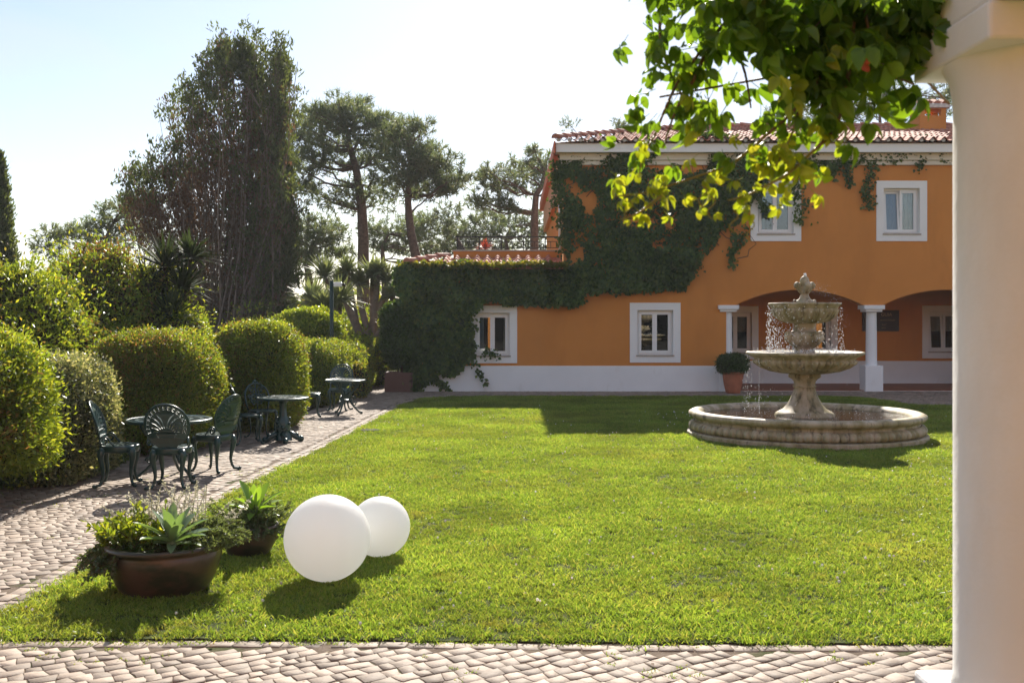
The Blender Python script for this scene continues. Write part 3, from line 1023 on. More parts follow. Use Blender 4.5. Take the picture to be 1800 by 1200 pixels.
# ---- windows
def frame_ring(x0, x1, z0, z1, wd, y0, y1):
    return upright(plate('ring', [rect(x0, x1, z0, z1), rect(x0 + wd, x1 - wd, z0 + wd, z1 - wd)], y1 - y0), (y0 + y1) / 2)
def make_window(x0, x1, z0, z1, yw, style=0, tilt=False):
    """x0..z1: outer edge of the white surround; yw: wall face."""
    W = bpy.data.objects.new('window', frame_ring(x0, x1, z0, z1, IN + 0.004, yw - 0.03, yw + 0.20))
    W.data.materials.append(M['white_trim'])
    COL.objects.link(W)
    hloc(W)
    b = W.modifiers.new('bevel', 'BEVEL'); b.width = 0.006; b.segments = 1
    def sub(name, me, m):
        o = link(name, me, m, W)
        return o
    ix0, ix1, iz0, iz1 = x0 + IN + 0.006, x1 - IN - 0.006, z0 + IN + 0.006, z1 - IN - 0.006
    sub('frame', frame_ring(ix0, ix1, iz0, iz1, 0.05, yw + 0.115, yw + 0.175), M['white_pvc'])
    xm = (ix0 + ix1) / 2
    for s, (a, c) in enumerate(((ix0 + 0.045, xm + 0.012), (xm - 0.012, ix1 - 0.045))):
        me = frame_ring(a, c, iz0 + 0.045, iz1 - 0.045, 0.072, 0.0, 0.05)
        off = yw + (0.085 if s == 0 else 0.092)
        sa = sub('sash', me, M['white_pvc'])
        pm = MB().box(a + 0.066, c - 0.066, 0.022, 0.03, iz0 + 0.115, iz1 - 0.115).mesh('pane')
        pa = sub('pane', pm, M['glass'])
        for o in (sa, pa):
            if tilt and s == 0:
                T = Matrix.Translation((0, off, iz0 + 0.045)) @ Matrix.Rotation(R(-6.5), 4, 'X') @ Matrix.Translation((0, 0, -(iz0 + 0.045)))
                # tipped inward at the top, hinged along the bottom
                o.data.transform(Matrix.Translation((0, off, iz0 + 0.045)) @ Matrix.Rotation(R(-5.5), 4, 'X') @ Matrix.Translation((0, 0, -(iz0 + 0.045))))
            else:
                o.data.transform(Matrix.Translation((0, off, 0)))
    hd = MB().box(xm - 0.012, xm + 0.012, yw + 0.066, yw + 0.084, (iz0 + iz1) / 2 - 0.07, (iz0 + iz1) / 2 + 0.03)
    sub('handle', hd.mesh('handle'), M['white_pvc'])
    sl = MB().box(ix0 - 0.03, ix1 + 0.03, yw - 0.055, yw + 0.085, iz0 - 0.03, iz0 + 0.004)
    sub('sill', sl.mesh('sill'), M['stone_cap'] if style != 9 else M['white_trim'])
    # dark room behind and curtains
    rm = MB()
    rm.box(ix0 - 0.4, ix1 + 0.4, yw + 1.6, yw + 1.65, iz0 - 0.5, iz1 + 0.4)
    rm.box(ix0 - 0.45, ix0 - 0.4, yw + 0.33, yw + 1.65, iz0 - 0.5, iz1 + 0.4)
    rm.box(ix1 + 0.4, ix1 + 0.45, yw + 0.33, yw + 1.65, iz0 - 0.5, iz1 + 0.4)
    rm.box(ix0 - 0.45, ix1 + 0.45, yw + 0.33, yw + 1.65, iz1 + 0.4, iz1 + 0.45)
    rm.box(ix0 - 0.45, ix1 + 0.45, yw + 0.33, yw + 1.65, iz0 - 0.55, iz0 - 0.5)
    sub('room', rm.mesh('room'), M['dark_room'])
    def drape(a, c, zb, zt, mat, y=0.27):
        n = 26
        xs = np.linspace(a, c, n)
        ys = yw + y + 0.018 * np.sin(np.arange(n) * 1.55) + 0.008 * np.sin(np.arange(n) * 0.7)
        V = [(x, yy, z) for z in (zb, zt) for x, yy in zip(xs, ys)]
        Fq = [(i, i + 1, n + i + 1, n + i) for i in range(n - 1)]
        me = bpy.data.meshes.new('curtain'); me.from_pydata(V, [], Fq); me.update()
        sub('curtain', me, mat)
    if style == 1:      # blue left, beige right
        drape(ix0, xm, iz0, iz1, M['curtain_blue'])
        drape(xm + 0.01, ix1, iz0, iz1, M['curtain'])
    elif style == 2:    # half-lowered pale blind
        drape(ix0, ix1, (iz0 + iz1) / 2 + 0.02, iz1, M['curtain'])
    elif style == 3:
        drape(ix0, ix0 + 0.22, iz0, iz1, M['curtain_blue'])
        drape(ix1 - 0.16, ix1, iz0, iz1, M['curtain'])
    elif style == 4:
        drape(ix0, ix0 + 0.25, iz0, iz1, M['curtain_blue'])
    return W
make_window(*wins[0], YF, 3)
make_window(*wins[1], YF, 0)
make_window(*wins[2], YF, 4)
make_window(*wins[3], YF, 1, tilt=True)
for k, bwn in enumerate(bwins):
    make_window(*bwn, YB, 2, tilt=(k == 2))

# ---- arcade columns
def make_column(x):
    sh_ = MB()
    prof = [(0.150, 0.66), (0.150, 0.70), (0.142, 0.72), (0.140, 1.2), (0.130, 2.0), (0.130, 2.04)]
    sh_.lathe(prof, 28, (x, YF + 0.16))
    c = hloc(sh_.build('column', M['white_wall'], smooth=True))
    def sub(name, mb):
        o = mb.build(name, M['white_wall'], bevel=0.006)
        o.parent = c
        o.matrix_parent_inverse = c.matrix_world.inverted() if False else Matrix.Identity(4)
        return o
    cp = MB().box(x - 0.265, x + 0.265, YF - 0.10, YF + 0.42, 2.115, ZS + 0.003)
    cp.box(x - 0.215, x + 0.215, YF - 0.05, YF + 0.37, 2.05, 2.113)
    sub('capital', cp)
    sub('pedestal', MB().box(x - 0.228, x + 0.228, YF - 0.068, YF + 0.388, -0.02, 0.665))
    return c
for px in (1279.8, 1535.3):
    make_column(fx(px))
make_column(A4 + 0.25)

# ---- cornice and eaves of the main block
YE = 25.86                               # eave line
XE = 1.08
cz = MB()
cz.box(XC - 0.10, XR, YF - 0.16, YF - 0.002, fz(283), fz(271))
cz.box(XC - 0.06, XR, YF - 0.10, YF - 0.002, fz(291), fz(283) - 0.002)
hloc(cz.build('cornice', M['cornice'], bevel=0.012))
fs = MB().box(XC - 0.20, XR, YF - 0.40, YF - 0.36, 6.10, 6.30)
fs.box(XC - 0.20, XR, YF - 0.36, YF + 0.1, 6.302, 6.33)
hloc(fs.build('fascia', M['white_trim']))
hloc(MB().box(XC - 0.20, XR, YF - 0.359, YF - 0.003, fz(270.5), 6.10).build('soffit', M['cornice']))
# side eave running back: red edge board and salmon soffit
hloc(MB().box(XE - 0.02, XE + 0.02, YE + 0.05, 39.6, 6.06, 6.36).build('eave_board', M['eave_red']))
hloc(MB().box(XE + 0.021, XC - 0.001, YE + 0.60, 39.6, 6.06, 6.10).build('soffit', M['eave_red']))
hloc(MB().box(XC - 0.12, XC - 0.001, YF + 0.0, 39.0, 5.2, 6.058).build('eave_board', M['salmon']))

# ---- main roof
SL = 0.238                               # front slope, rise over run
SX = 0.31
RUN = 6.5
ZT = 6.36                                # tile base height at the eave line
roof = MB()
def rz(y): return ZT + SL * (y - YE)
hx = XE + RUN * SL / SX
YR = YE + RUN
roof.add([(XE, YE + 0.1, ZT - 0.03), (XR + 0.4, YE + 0.1, ZT - 0.03), (XR + 0.4, YR, rz(YR) - 0.06), (hx, YR, rz(YR) - 0.06), (XE, 39.6, ZT - 0.03), (XR + 0.4, 39.6, ZT - 0.03)],
         [(0, 1, 2, 3), (0, 3, 4), (4, 3, 2, 5)])
RF = hloc(roof.build('roof', M['tile']))
RF['label'] = 'long terracotta tiled roof of the two-storey block'
PT = 0.278
def roll_tile(L=0.46, p=PT, lift=0.03):
    """One roof tile: a roll beside a shallow pan, thickened at its lower edge."""
    n = 12
    V, Fq = [], []
    sec = []
    for k in range(n + 1):
        t = k / n
        if t < 0.56:
            a = math.pi * t / 0.56
            sec.append((t * p, 0.075 * math.sin(a)))
        else:
            a = math.pi * (t - 0.56) / 0.44
            sec.append((t * p, -0.022 * math.sin(a)))
    for (yy, dz) in ((0.0, lift), (L, 0.0)):
        for x, z in sec: V.append((x - p * 0.28, yy, z + dz))
    for x, z in sec: V.append((x - p * 0.28, 0.004, z + lift - 0.022))
    m = n + 1
    for k in range(n):
        Fq.append((k, k + 1, m + k + 1, m + k))
        Fq.append((2 * m + k, 2 * m + k + 1, k + 1, k))
    me = bpy.data.meshes.new('roof_tile')
    me.from_pydata(V, [], Fq)
    me.update()
    return me
tile_me = roll_tile()
tile_me.materials.append(M['tile'])
ang = math.atan(SL)
n_single = 0
tv = []
tco = np.array([v.co for v in tile_me.vertices])
tfa = [np.array([p.vertices for p in tile_me.polygons])]
for row in range(17):
    y0 = YE + row * 0.385 * math.cos(ang) - 0.02
    for c in range(56):
        x = XE + 0.10 + c * PT
        if x > XR: break
        if x < XE + (y0 - YE) * SL / SX - 0.05: continue
        z = rz(y0) + 0.01
        px = 900 + F * x / y0
        jx, jr = random.uniform(-.006, .006), random.uniform(-.012, .012)
        if n_single < 300 and px < 1672 and row < 10:
            o = link('roof_tile', tile_me, None, RF, loc=(x + jx, y0, z), rot=(ang, 0, jr))
            n_single += 1
        else:
            Rm = np.array((Matrix.Rotation(jr, 3, 'Z') @ Matrix.Rotation(ang, 3, 'X')))
            tv.append(tco @ Rm.T + np.array([x + jx, y0, z]))
nt = len(tco)
Vt = np.concatenate(tv)
Ft = np.concatenate([tfa[0] + i * nt for i in range(len(tv))])
tag(link('roof_tile_field', np_mesh('roof_tile_field', Vt, [Ft]), M['tile'], RF), kind='stuff')
# mortar bedding under the eave tiles
mb_ = MB()
for c in range(54):
    x = XE + 0.10 + c * PT
    mb_.ball((x + 0.0, YE + 0.035, ZT + 0.028), 0.06, 8, 5, (1, 0.35, 0.8))
hloc(mb_.build('eave_mortar', M['mortar']))
def ridge_tile():
    n = 7
    V, Fq = [], []
    for (yy, s, dz) in ((0.0, 1.0, 0.03), (0.46, 0.82, 0.0), ):
        for k in range(n + 1):
            a = math.pi * k / n
            V.append((-0.125 * s * math.cos(a), yy, 0.11 * s * math.sin(a) + dz))
    for k in range(n):
        Fq.append((k, k + 1, n + 2 + k, n + 1 + k))
    Fq.append(tuple(range(n, -1, -1)))
    me = bpy.data.meshes.new('ridge_tile')
    me.from_pydata(V, [], Fq)
    me.update()
    me.materials.append(M['tile'])
    return me
rt = ridge_tile()
def ridge_line(a, b, parent, flip=False, s=1.0):
    a, b = Vector(a), Vector(b)
    d = (b - a).normalized()
    n = int((b - a).length / (0.38 * s))
    q = d.to_track_quat('Y', 'Z')
    for i in range(n):
        o = link('ridge_tile', rt, None, parent, loc=tuple(a + d * (0.38 * s * i)))
        o.rotation_mode = 'QUATERNION'
        o.rotation_quaternion = q
        o.scale = (s, s, s)
ridge_line((XE + 0.02, YE + 0.02, ZT + 0.05), (hx, YR, rz(YR) + 0.06), RF)
ridge_line((hx, YR, rz(YR) + 0.05), (14.2, YR, rz(YR) + 0.05), RF)

# ---- chimney
cx0, cx1, cy0 = 11.95, 12.72, 30.0
zc0, zc1 = rz(cy0) - 0.3, H + (HY - 190) * cy0 / F
ch = MB()
wd = 0.75
zo = zc1 - 0.22
ch.box(cx0, cx1, cy0, cy0 + wd, zc0, zo)
for (a, b) in ((0, 0.15), (cx1 - cx0 - 0.15, cx1 - cx0)):
    for (c, d) in ((0, 0.15), (wd - 0.15, wd)):
        ch.box(cx0 + a, cx0 + b, cy0 + c, cy0 + d, zo, zc1 - 0.02)
ch.box(cx0, cx1, cy0, cy0 + wd, zc1 - 0.02, zc1)
CH = hloc(ch.build('chimney', M['orange']))
cc_ = MB()
cc_.box(cx0 - 0.09, cx1 + 0.09, cy0 - 0.09, cy0 + wd + 0.09, zc1 + 0.001, zc1 + 0.10)
b0 = len(cc_.v)
cc_.add([(cx0 - 0.07, cy0 - 0.07, zc1 + 0.101), (cx1 + 0.07, cy0 - 0.07, zc1 + 0.101), (cx1 + 0.07, cy0 + wd + 0.07, zc1 + 0.101), (cx0 - 0.07, cy0 + wd + 0.07, zc1 + 0.101),
         (cx0 + 0.2, cy0 + 0.25, zc1 + 0.26), (cx1 - 0.2, cy0 + 0.25, zc1 + 0.26), (cx1 - 0.2, cy0 + wd - 0.25, zc1 + 0.26), (cx0 + 0.2, cy0 + wd - 0.25, zc1 + 0.26)],
        [(0, 1, 5, 4), (1, 2, 6, 5), (2, 3, 7, 6), (3, 0, 4, 7), (4, 5, 6, 7)])
cap = link('chimney_cap', cc_.mesh('chimney_cap'), M['mortar'], CH)
for i in range(4):
    for sx in (0.0,):
        o = link('chimney_tile', rt, None, CH, loc=(cx0 + 0.02 + i * 0.24, cy0 - 0.02, zc1 + 0.11), rot=(R(24), 0, 0), scale=(0.8, 0.85, 0.8))
o = link('chimney_tile', rt, None, CH, loc=(cx0 + 0.1, cy0 + wd / 2, zc1 + 0.24), rot=(0, 0, R(-90)), scale=(0.9, 1.25, 0.7))

# ---- wing: tiled skirt, parapet, railing, terrace
YW = 26.02
PY = 27.30
wz0, wz1 = 3.235, 3.50
WXE = -2.62
PXL = at(797, 443, PY)[0]
sk = MB()
sk.add([(WXE, YW, wz0), (XC - 0.02, YW, wz0), (XC - 0.02, PY, wz1), (PXL, PY, wz1), (PXL, 35.0, wz1), (WXE, 35.8, wz0)], [(0, 1, 2, 3), (0, 3, 4, 5)])
sk.box(WXE + 0.02, XC - 0.02, YW + 0.03, YF - 0.001, wz0 - 0.10, wz0 - 0.012)
WR = hloc(sk.build('roof', M['tile']))
WR['label'] = 'low tiled skirt roof round the terrace of the single-storey wing'
t2 = roll_tile(0.5, 0.268)
t2.materials.append(M['tile'])
wang = math.atan((wz1 - wz0) / (PY - YW))
for row in range(3):
    y0 = YW - 0.05 + row * 0.43
    for c in range(15):
        x = WXE + 0.10 + c * 0.268
        if x > XC - 0.15: break
        if x < WXE + (y0 - YW) * (PXL - WXE) / (PY - YW) - 0.02: continue
        link('roof_tile', t2, None, WR, loc=(x, y0, wz0 + (y0 - YW) * (wz1 - wz0) / (PY - YW) + 0.012), rot=(wang, 0, random.uniform(-.015, .015)))
ridge_line((WXE - 0.05, YW - 0.05, wz0 + 0.05), (PXL - 0.05, PY, wz1 + 0.05), WR)
pp = MB().box(PXL, XC - 0.003, PY, PY + 0.2, 3.2, 3.665)
pp.box(PXL, PXL + 0.2, PY + 0.2, 34.5, 3.2, 3.665)
hloc(pp.build('parapet', M['orange']))
pc = MB().box(PXL - 0.03, XC - 0.004, PY - 0.03, PY + 0.23, 3.667, 3.705)
pc.box(PXL - 0.03, PXL + 0.23, PY + 0.23, 34.5, 3.667, 3.705)
hloc(pc.build('coping', M['stone_cap'], bevel=0.006))
hloc(MB().box(PXL + 0.2, XC, PY + 0.2, 34.5, 3.30, 3.36).build('terrace_floor', M['terracotta']))
# railing
rl = MB()
zr0, zr1 = 3.76, 4.075
ry = PY + 0.1
rl.box(PXL + 0.06, XC - 0.005, ry - 0.02, ry + 0.02, zr1 - 0.03, zr1)
rl.box(PXL + 0.06, XC - 0.005, ry - 0.01, ry + 0.01, zr0, zr0 + 0.018)
rl.box(PXL + 0.06, XC - 0.005, ry - 0.01, ry + 0.01, zr0 + 0.17, zr0 + 0.185)
RLG = hloc(rl.build('railing', M['iron']))
post_me = MB().box(-0.014, 0.014, -0.014, 0.014, 3.706, zr1 - 0.031).mesh('post')
bal_me = MB().box(-0.007, 0.007, -0.007, 0.007, zr0 + 0.0185, zr0 + 0.1695).mesh('baluster')
x = PXL + 0.10
k = 0
while x < XC - 0.05:
    link('post', post_me, M['iron'], RLG, loc=(x, ry, 0))
    for j in range(1, 4):
        if x + j * 0.147 < XC - 0.05: link('baluster', bal_me, M['iron'], RLG, loc=(x + j * 0.147, ry, 0))
    x += 0.588
rl2 = MB()
rl2.box(PXL + 0.06, PXL + 0.10, ry + 0.021, 34.0, zr1 - 0.03, zr1)
rl2.box(PXL + 0.07, PXL + 0.09, ry + 0.021, 34.0, zr0, zr0 + 0.018)
for j in range(1, 12): rl2.box(PXL + 0.066, PXL + 0.094, ry + j * 0.58 - 0.014, ry + j * 0.58 + 0.014, 3.706, zr1 - 0.031)
hloc(rl2.build('railing', M['iron']))

# corner of the main block: white downpipe beside the wall edge
dp = MB().tube([(XC - 0.045, YF + 0.9, 3.68), (XC - 0.045, YF + 0.9, 5.19)], 0.04, 10)
hloc(dp.build('downpipe', M['white_pvc'], smooth=True))

# ---- sign on the arcade wall
sx0, sx1, sz0, sz1 = bxx(1515), bxx(1579), bzz(582), bzz(545)
sg = thing('wall_sign', 'dark rectangular sign with bronze lettering on the arcade wall behind a column', 'sign', ((sx0 + sx1) / 2, YB - 0.05, (sz0 + sz1) / 2))
sw, shh = (sx1 - sx0) / 2, (sz1 - sz0) / 2
link('board', MB().box(-sw, sw, -0.0, 0.027, -shh, shh).mesh('board'), M['sign'], sg)
link('frame', upright(plate('frame', [rect(-sw, sw, -shh, shh), rect(-sw + 0.02, sw - 0.02, -shh + 0.02, shh - 0.02)], 0.012), -0.008), M['sign'], sg)
def letters(txt, size, x, z, align='LEFT'):
    cu = bpy.data.curves.new('letters', 'FONT')
    cu.body = txt
    cu.size = size
    cu.extrude = 0.002
    cu.align_x = align
    ob = bpy.data.objects.new('tmp', cu)
    COL.objects.link(ob)
    me = bpy.data.meshes.new_from_object(ob.evaluated_get(bpy.context.evaluated_depsgraph_get()))
    bpy.data.objects.remove(ob)
    for v in me.vertices:
        a, b, d = v.co
        v.co = (x + a, -0.004 - d, z + b)
    link('lettering', me, M['sign_text'], sg)
def sxp(px): return bxx(px) - (sx0 + sx1) / 2
def szp(py): return bzz(py) - (sz0 + sz1) / 2
letters('GUIA', 0.135, sxp(1547.5), szp(555.5))
# three lines too small to read in the photograph: strokes only
sm = MB()
for (pa, pb, py, hh) in ((1523, 1525, 563.2, 0.05), (1547, 1574, 562.5, 0.05), (1549.5, 1558, 570.5, 0.045), (1549, 1557.5, 576, 0.045)):
    x = sxp(pa)
    while x < sxp(pb) - 0.012:
        z = szp(py)
        sm.box(x, x + 0.007, -0.007, -0.002, z - hh / 2, z + hh / 2 * random.uniform(0.6, 1))
        zz = z + random.choice((-1, 0, 1)) * hh * 0.42
        sm.box(x + 0.0071, x + random.uniform(0.016, 0.026), -0.007, -0.002, zz - 0.004, zz + 0.004)
        x += random.uniform(0.030, 0.038)
sm.build('lettering', M['sign_text'], sg)

# ---- neighbouring building behind the camera (its sunlit wall lights and mirrors in the windows)
nb = thing('building', 'sunlit orange building facing the house across the lawn', 'building', (0, -6.5, 0))
nbm = upright(plate('wall', [rect(-30, 30, 0, 5.4), rect(-29.5, -22.4, 0.0, 2.7), rect(-22, -15.4, 0.0, 2.7), rect(13, 19.6, 0.0, 2.7), rect(20, 29.5, 0.0, 2.7), rect(-15, -8.4, 0.0, 2.7), rect(-8, -1.4, 0.0, 2.7), rect(-1.0, 5.6, 0.0, 2.7), rect(6, 12.6, 0.0, 2.7)], 0.3), -0.15)
link('wall', nbm, M['orange'], nb)
link('back_wall', MB().box(-30, 30, -3.4, -3.2, 0, 2.9).mesh('back_wall'), M['dark_room'], nb)  # near-black colour imitates arcade shade, so the windows mirror it dark
link('ceiling', MB().box(-30, 30, -3.19, -0.31, 2.75, 2.9).mesh('ceiling'), M['dark_room'], nb)
nr = MB()
nr.add([(-30.5, 0.5, 5.42), (30.5, 0.5, 5.42), (30.5, -6, 7.4), (-30.5, -6, 7.4)], [(0, 1, 2, 3)])
link('roof', nr.mesh('roof'), M['tile'], nb)
# ================================================================== FOUNTAIN
FC = (4.60, 16.1)
fo = thing('fountain', 'weathered three-tiered stone fountain with a round pool on the lawn', 'fountain', (FC[0], FC[1], 0))
def gadroon(n, amt):
    return lambda a, i, n=n, amt=amt: 1 + amt * (abs(math.sin(n * a / 2)) ** 0.6 - 0.6)
b = MB()
b.lathe([(1.55, 0.0), (1.55, 0.30), (1.59, 0.365), (1.66, 0.402), (1.74, 0.402), (1.795, 0.375), (1.80, 0.335), (1.765, 0.30), (1.70, 0.285), (1.69, 0.245), (1.70, 0.235)], 96)
b.build('basin', M['fstone'], fo, smooth=True)
nflute = 88
t = MB()
t.lathe([(1.70, 0.236), (1.745, 0.215), (1.775, 0.175), (1.775, 0.135), (1.745, 0.10), (1.70, 0.09)], nflute * 5, rfun=lambda a, i: 1 + 0.028 * (abs(math.sin(nflute * a / 2)) ** 0.5 - 0.5))
t.build('gadroon_band', M['fstone'], fo, smooth=True)
MB().lathe([(1.66, 0.09), (1.80, 0.085), (1.825, 0.07), (1.825, -0.01)], 96).build('foot', M['fstone'], fo, smooth=False)
MB().lathe([(0.30, 0.325), (0.8, 0.325), (1.575, 0.325)], 96).build('water', M['water'], fo)
st = MB()
st.lathe([(0.46, 0.20), (0.46, 0.335), (0.44, 0.37), (0.40, 0.395), (0.335, 0.43), (0.27, 0.50), (0.215, 0.60), (0.175, 0.70), (0.160, 0.765), (0.185, 0.775), (0.185, 0.79), (0.162, 0.80), (0.168, 0.86), (0.20, 0.90), (0.245, 0.925), (0.25, 0.96), (0.23, 1.0)], 48,
         rfun=lambda a, i: 1 + (0.02 * math.cos(8 * a) if 2 < i < 9 else 0))
st.build('pedestal', M['fstone'], fo, smooth=True)
bo = MB()
bo.lathe([(0.20, 0.985), (0.36, 0.99), (0.52, 1.02), (0.66, 1.075), (0.755, 1.14), (0.78, 1.185), (0.765, 1.205)], 44 * 5, rfun=lambda a, i: 1 + (0.075 * (abs(math.sin(22 * a)) ** 0.5 - 0.5) if 0 < i < 6 else 0))
bo.lathe([(0.765, 1.205), (0.775, 1.222), (0.80, 1.24), (0.85, 1.265), (0.895, 1.285), (0.907, 1.305), (0.895, 1.325), (0.86, 1.328), (0.80, 1.29), (0.55, 1.20), (0.2, 1.16)], 72)
bo.build('bowl', M['fstone'], fo, smooth=True)
MB().lathe([(0.14, 1.296), (0.81, 1.296)], 48).build('water', M['water'], fo)
va = MB()
va.lathe([(0.13, 1.18), (0.155, 1.30), (0.16, 1.34), (0.145, 1.355), (0.14, 1.375), (0.185, 1.40), (0.245, 1.46), (0.285, 1.53), (0.288, 1.59), (0.25, 1.625), (0.235, 1.64), (0.16, 1.65), (0.15, 1.70), (0.165, 1.735), (0.16, 1.77)], 40)
for k in range(4):      # lion masks round the vase
    a = R(20 + 90 * k)
    c = (0.285 * math.cos(a), 0.285 * math.sin(a))
    va.ball((c[0], c[1], 1.555), 0.072, 12, 9, (1, 1, 1.15))
    va.ball((c[0] * 1.2, c[1] * 1.2, 1.53), 0.035, 8, 6)
    for s in (-1, 1):
        va.ball((c[0] * 1.13 - s * 0.035 * math.sin(a), c[1] * 1.13 + s * 0.035 * math.cos(a), 1.585), 0.022, 8, 6)
        va.ball((c[0] * 1.02 - s * 0.075 * math.sin(a), c[1] * 1.02 + s * 0.075 * math.cos(a), 1.60), 0.03, 8, 6)
    va.ball((c[0] * 1.05, c[1] * 1.05, 1.625), 0.05, 8, 6, (1, 1, 0.6))
va.build('lion_vase', M['fstone'], fo, smooth=True)
tb = MB()
tb.lathe([(0.15, 1.765), (0.26, 1.775), (0.37, 1.81), (0.45, 1.875), (0.495, 1.945), (0.505, 1.985), (0.50, 2.0)], 36 * 5, rfun=lambda a, i: 1 + (0.085 * (abs(math.sin(18 * a)) ** 0.5 - 0.5) if 0 < i < 6 else 0))
tb.lathe([(0.50, 2.0), (0.51, 2.015), (0.53, 2.045), (0.555, 2.06), (0.562, 2.075), (0.552, 2.092), (0.525, 2.092), (0.49, 2.06), (0.3, 2.02), (0.08, 2.0)], 64)
tb.build('bowl', M['fstone'], fo, smooth=True)
MB().lathe([(0.05, 2.07), (0.505, 2.07)], 40).build('water', M['water'], fo)
fi = MB()
fi.lathe([(0.16, 2.06), (0.165, 2.10), (0.13, 2.125), (0.085, 2.16), (0.062, 2.21), (0.06, 2.24), (0.085, 2.255), (0.07, 2.27), (0.075, 2.31), (0.07, 2.36)], 24, rfun=lambda a, i: 1 + 0.12 * math.cos(4 * a) * (1 if i < 3 else 0.2))
for k in range(4):
    a = R(10 + 90 * k)
    fi.ball((0.165 * math.cos(a), 0.165 * math.sin(a), 2.115), 0.032, 8, 6)
    fi.tube([(0.05 * math.cos(a), 0.05 * math.sin(a), 2.26), (0.09 * math.cos(a), 0.09 * math.sin(a), 2.32), (0.12 * math.cos(a), 0.12 * math.sin(a), 2.37)], [0.035, 0.045, 0.04], 8)
    fi.ball((0.125 * math.cos(a), 0.125 * math.sin(a), 2.365), 0.055, 10, 8, (1, 1, 1.05))
fi.ball((0, 0, 2.425), 0.082, 14, 10, (0.92, 0.92, 1.15))
fi.build('finial', M['fstone'], fo, smooth=True)
# falling water: drops and splash, two threads
wd_ = MB()
def octa(c, r, sz=1.0):
    x, y, z = c
    wd_.add([(x + r, y, z), (x - r, y, z), (x, y + r, z), (x, y - r, z), (x, y, z + r * sz), (x, y, z - r * sz)],
            [(0, 2, 4), (2, 1, 4), (1, 3, 4), (3, 0, 4), (2, 0, 5), (1, 2, 5), (3, 1, 5), (0, 3, 5)])
rr = random.Random(4)
for k in range(950):
    z = 1.31 + (rr.random() ** 1.5) * 0.74
    a = rr.gauss(R(192), R(36)) if rr.random() < 0.78 else rr.uniform(0, 6.283)
    if rr.random() < 0.12: a = rr.gauss(R(-10), R(14))
    rad = 0.555 + rr.gauss(0.0, 0.018) + (0.03 * (2.05 - z)) * rr.random()
    if rr.random() < 0.35: rad -= rr.random() * 0.22
    octa((rad * math.cos(a), rad * math.sin(a), z), rr.uniform(0.004, 0.0085), rr.uniform(1.0, 2.2))
for k in range(650):        # splash on the middle bowl
    a = rr.uniform(0, 6.283)
    rad = rr.uniform(0.35, 0.78)
    octa((rad * math.cos(a), rad * math.sin(a), 1.30 + abs(rr.gauss(0, 0.04))), rr.uniform(0.004, 0.009))
for k in range(170):        # spray thrown by the finial
    s = rr.random()
    octa((0.08 + 0.55 * s + rr.gauss(0, 0.05), rr.gauss(0, 0.12), 2.42 - 0.9 * (s - 0.25) ** 2 - 0.1 * rr.random() - 0.15 * s + rr.gauss(0, 0.03)), rr.uniform(0.002, 0.0045))
for k in range(190):        # drips off the middle bowl into the pool
    a = rr.gauss(R(190), R(35))
    octa((0.89 * math.cos(a) + rr.gauss(0, 0.03), 0.89 * math.sin(a) + rr.gauss(0, 0.03), rr.uniform(0.36, 1.25)), rr.uniform(0.003, 0.006), rr.uniform(1, 2.5))
for k in range(26): octa((-0.80 + rr.gauss(0, 0.004), -0.36, 0.40 + k * 0.033), rr.uniform(0.004, 0.007), 2.4)
for k in range(90):
    a, rad = rr.uniform(0, 6.283), rr.uniform(0.6, 1.2)
    octa((rad * math.cos(a), rad * math.sin(a), 0.335 + abs(rr.gauss(0, 0.02))), rr.uniform(0.003, 0.006))
tag(wd_.build('water_drops', M['drop'], fo), kind='stuff')
jt = MB().tube([(0, 0, 2.50), (0.01, 0, 2.53), (0.018, 0, 2.56)], [0.028, 0.022, 0.008], 8)
for k in range(5): jt.ball((rr.gauss(0.01, 0.015), rr.gauss(0, 0.015), rr.uniform(2.52, 2.56)), rr.uniform(0.008, 0.014), 6, 5)
jt.build('water_jet', M['drop'], fo, smooth=True)

# ================================================================== GLOBE LAMPS
def globe(px, py_c, R0, lab, gxy):
    o = thing('globe_lamp', lab, 'globe lamp', (gxy[0], gxy[1], 0.012), group='white globe lamps on the lawn')
    prof = []
    for k in range(1, 40):
        a = math.pi * k / 40
        z = -R0 * math.cos(a)
        prof.append((R0 * math.sin(a), R0 + z))
    m = MB()
    m.lathe([(0.0, 0.004)] + [p for p in prof if p[1] > 0.004] + [(0.0, 2 * R0)], 64)
    m.build('globe', M['globe'], o, smooth=True)
    MB().lathe([(0.0, 0.0), (R0 * 0.22, 0.0), (R0 * 0.22, 0.012), (R0 * 0.2, 0.014)], 32).build('base', M['white_pvc'], o)
    return o
globe(0, 0, 0.296, 'larger white globe lamp resting on the lawn beside the brown pots', (-1.275, 7.07))
globe(0, 0, 0.228, 'smaller white globe lamp half hidden behind the larger white globe', (-1.005, 7.80))

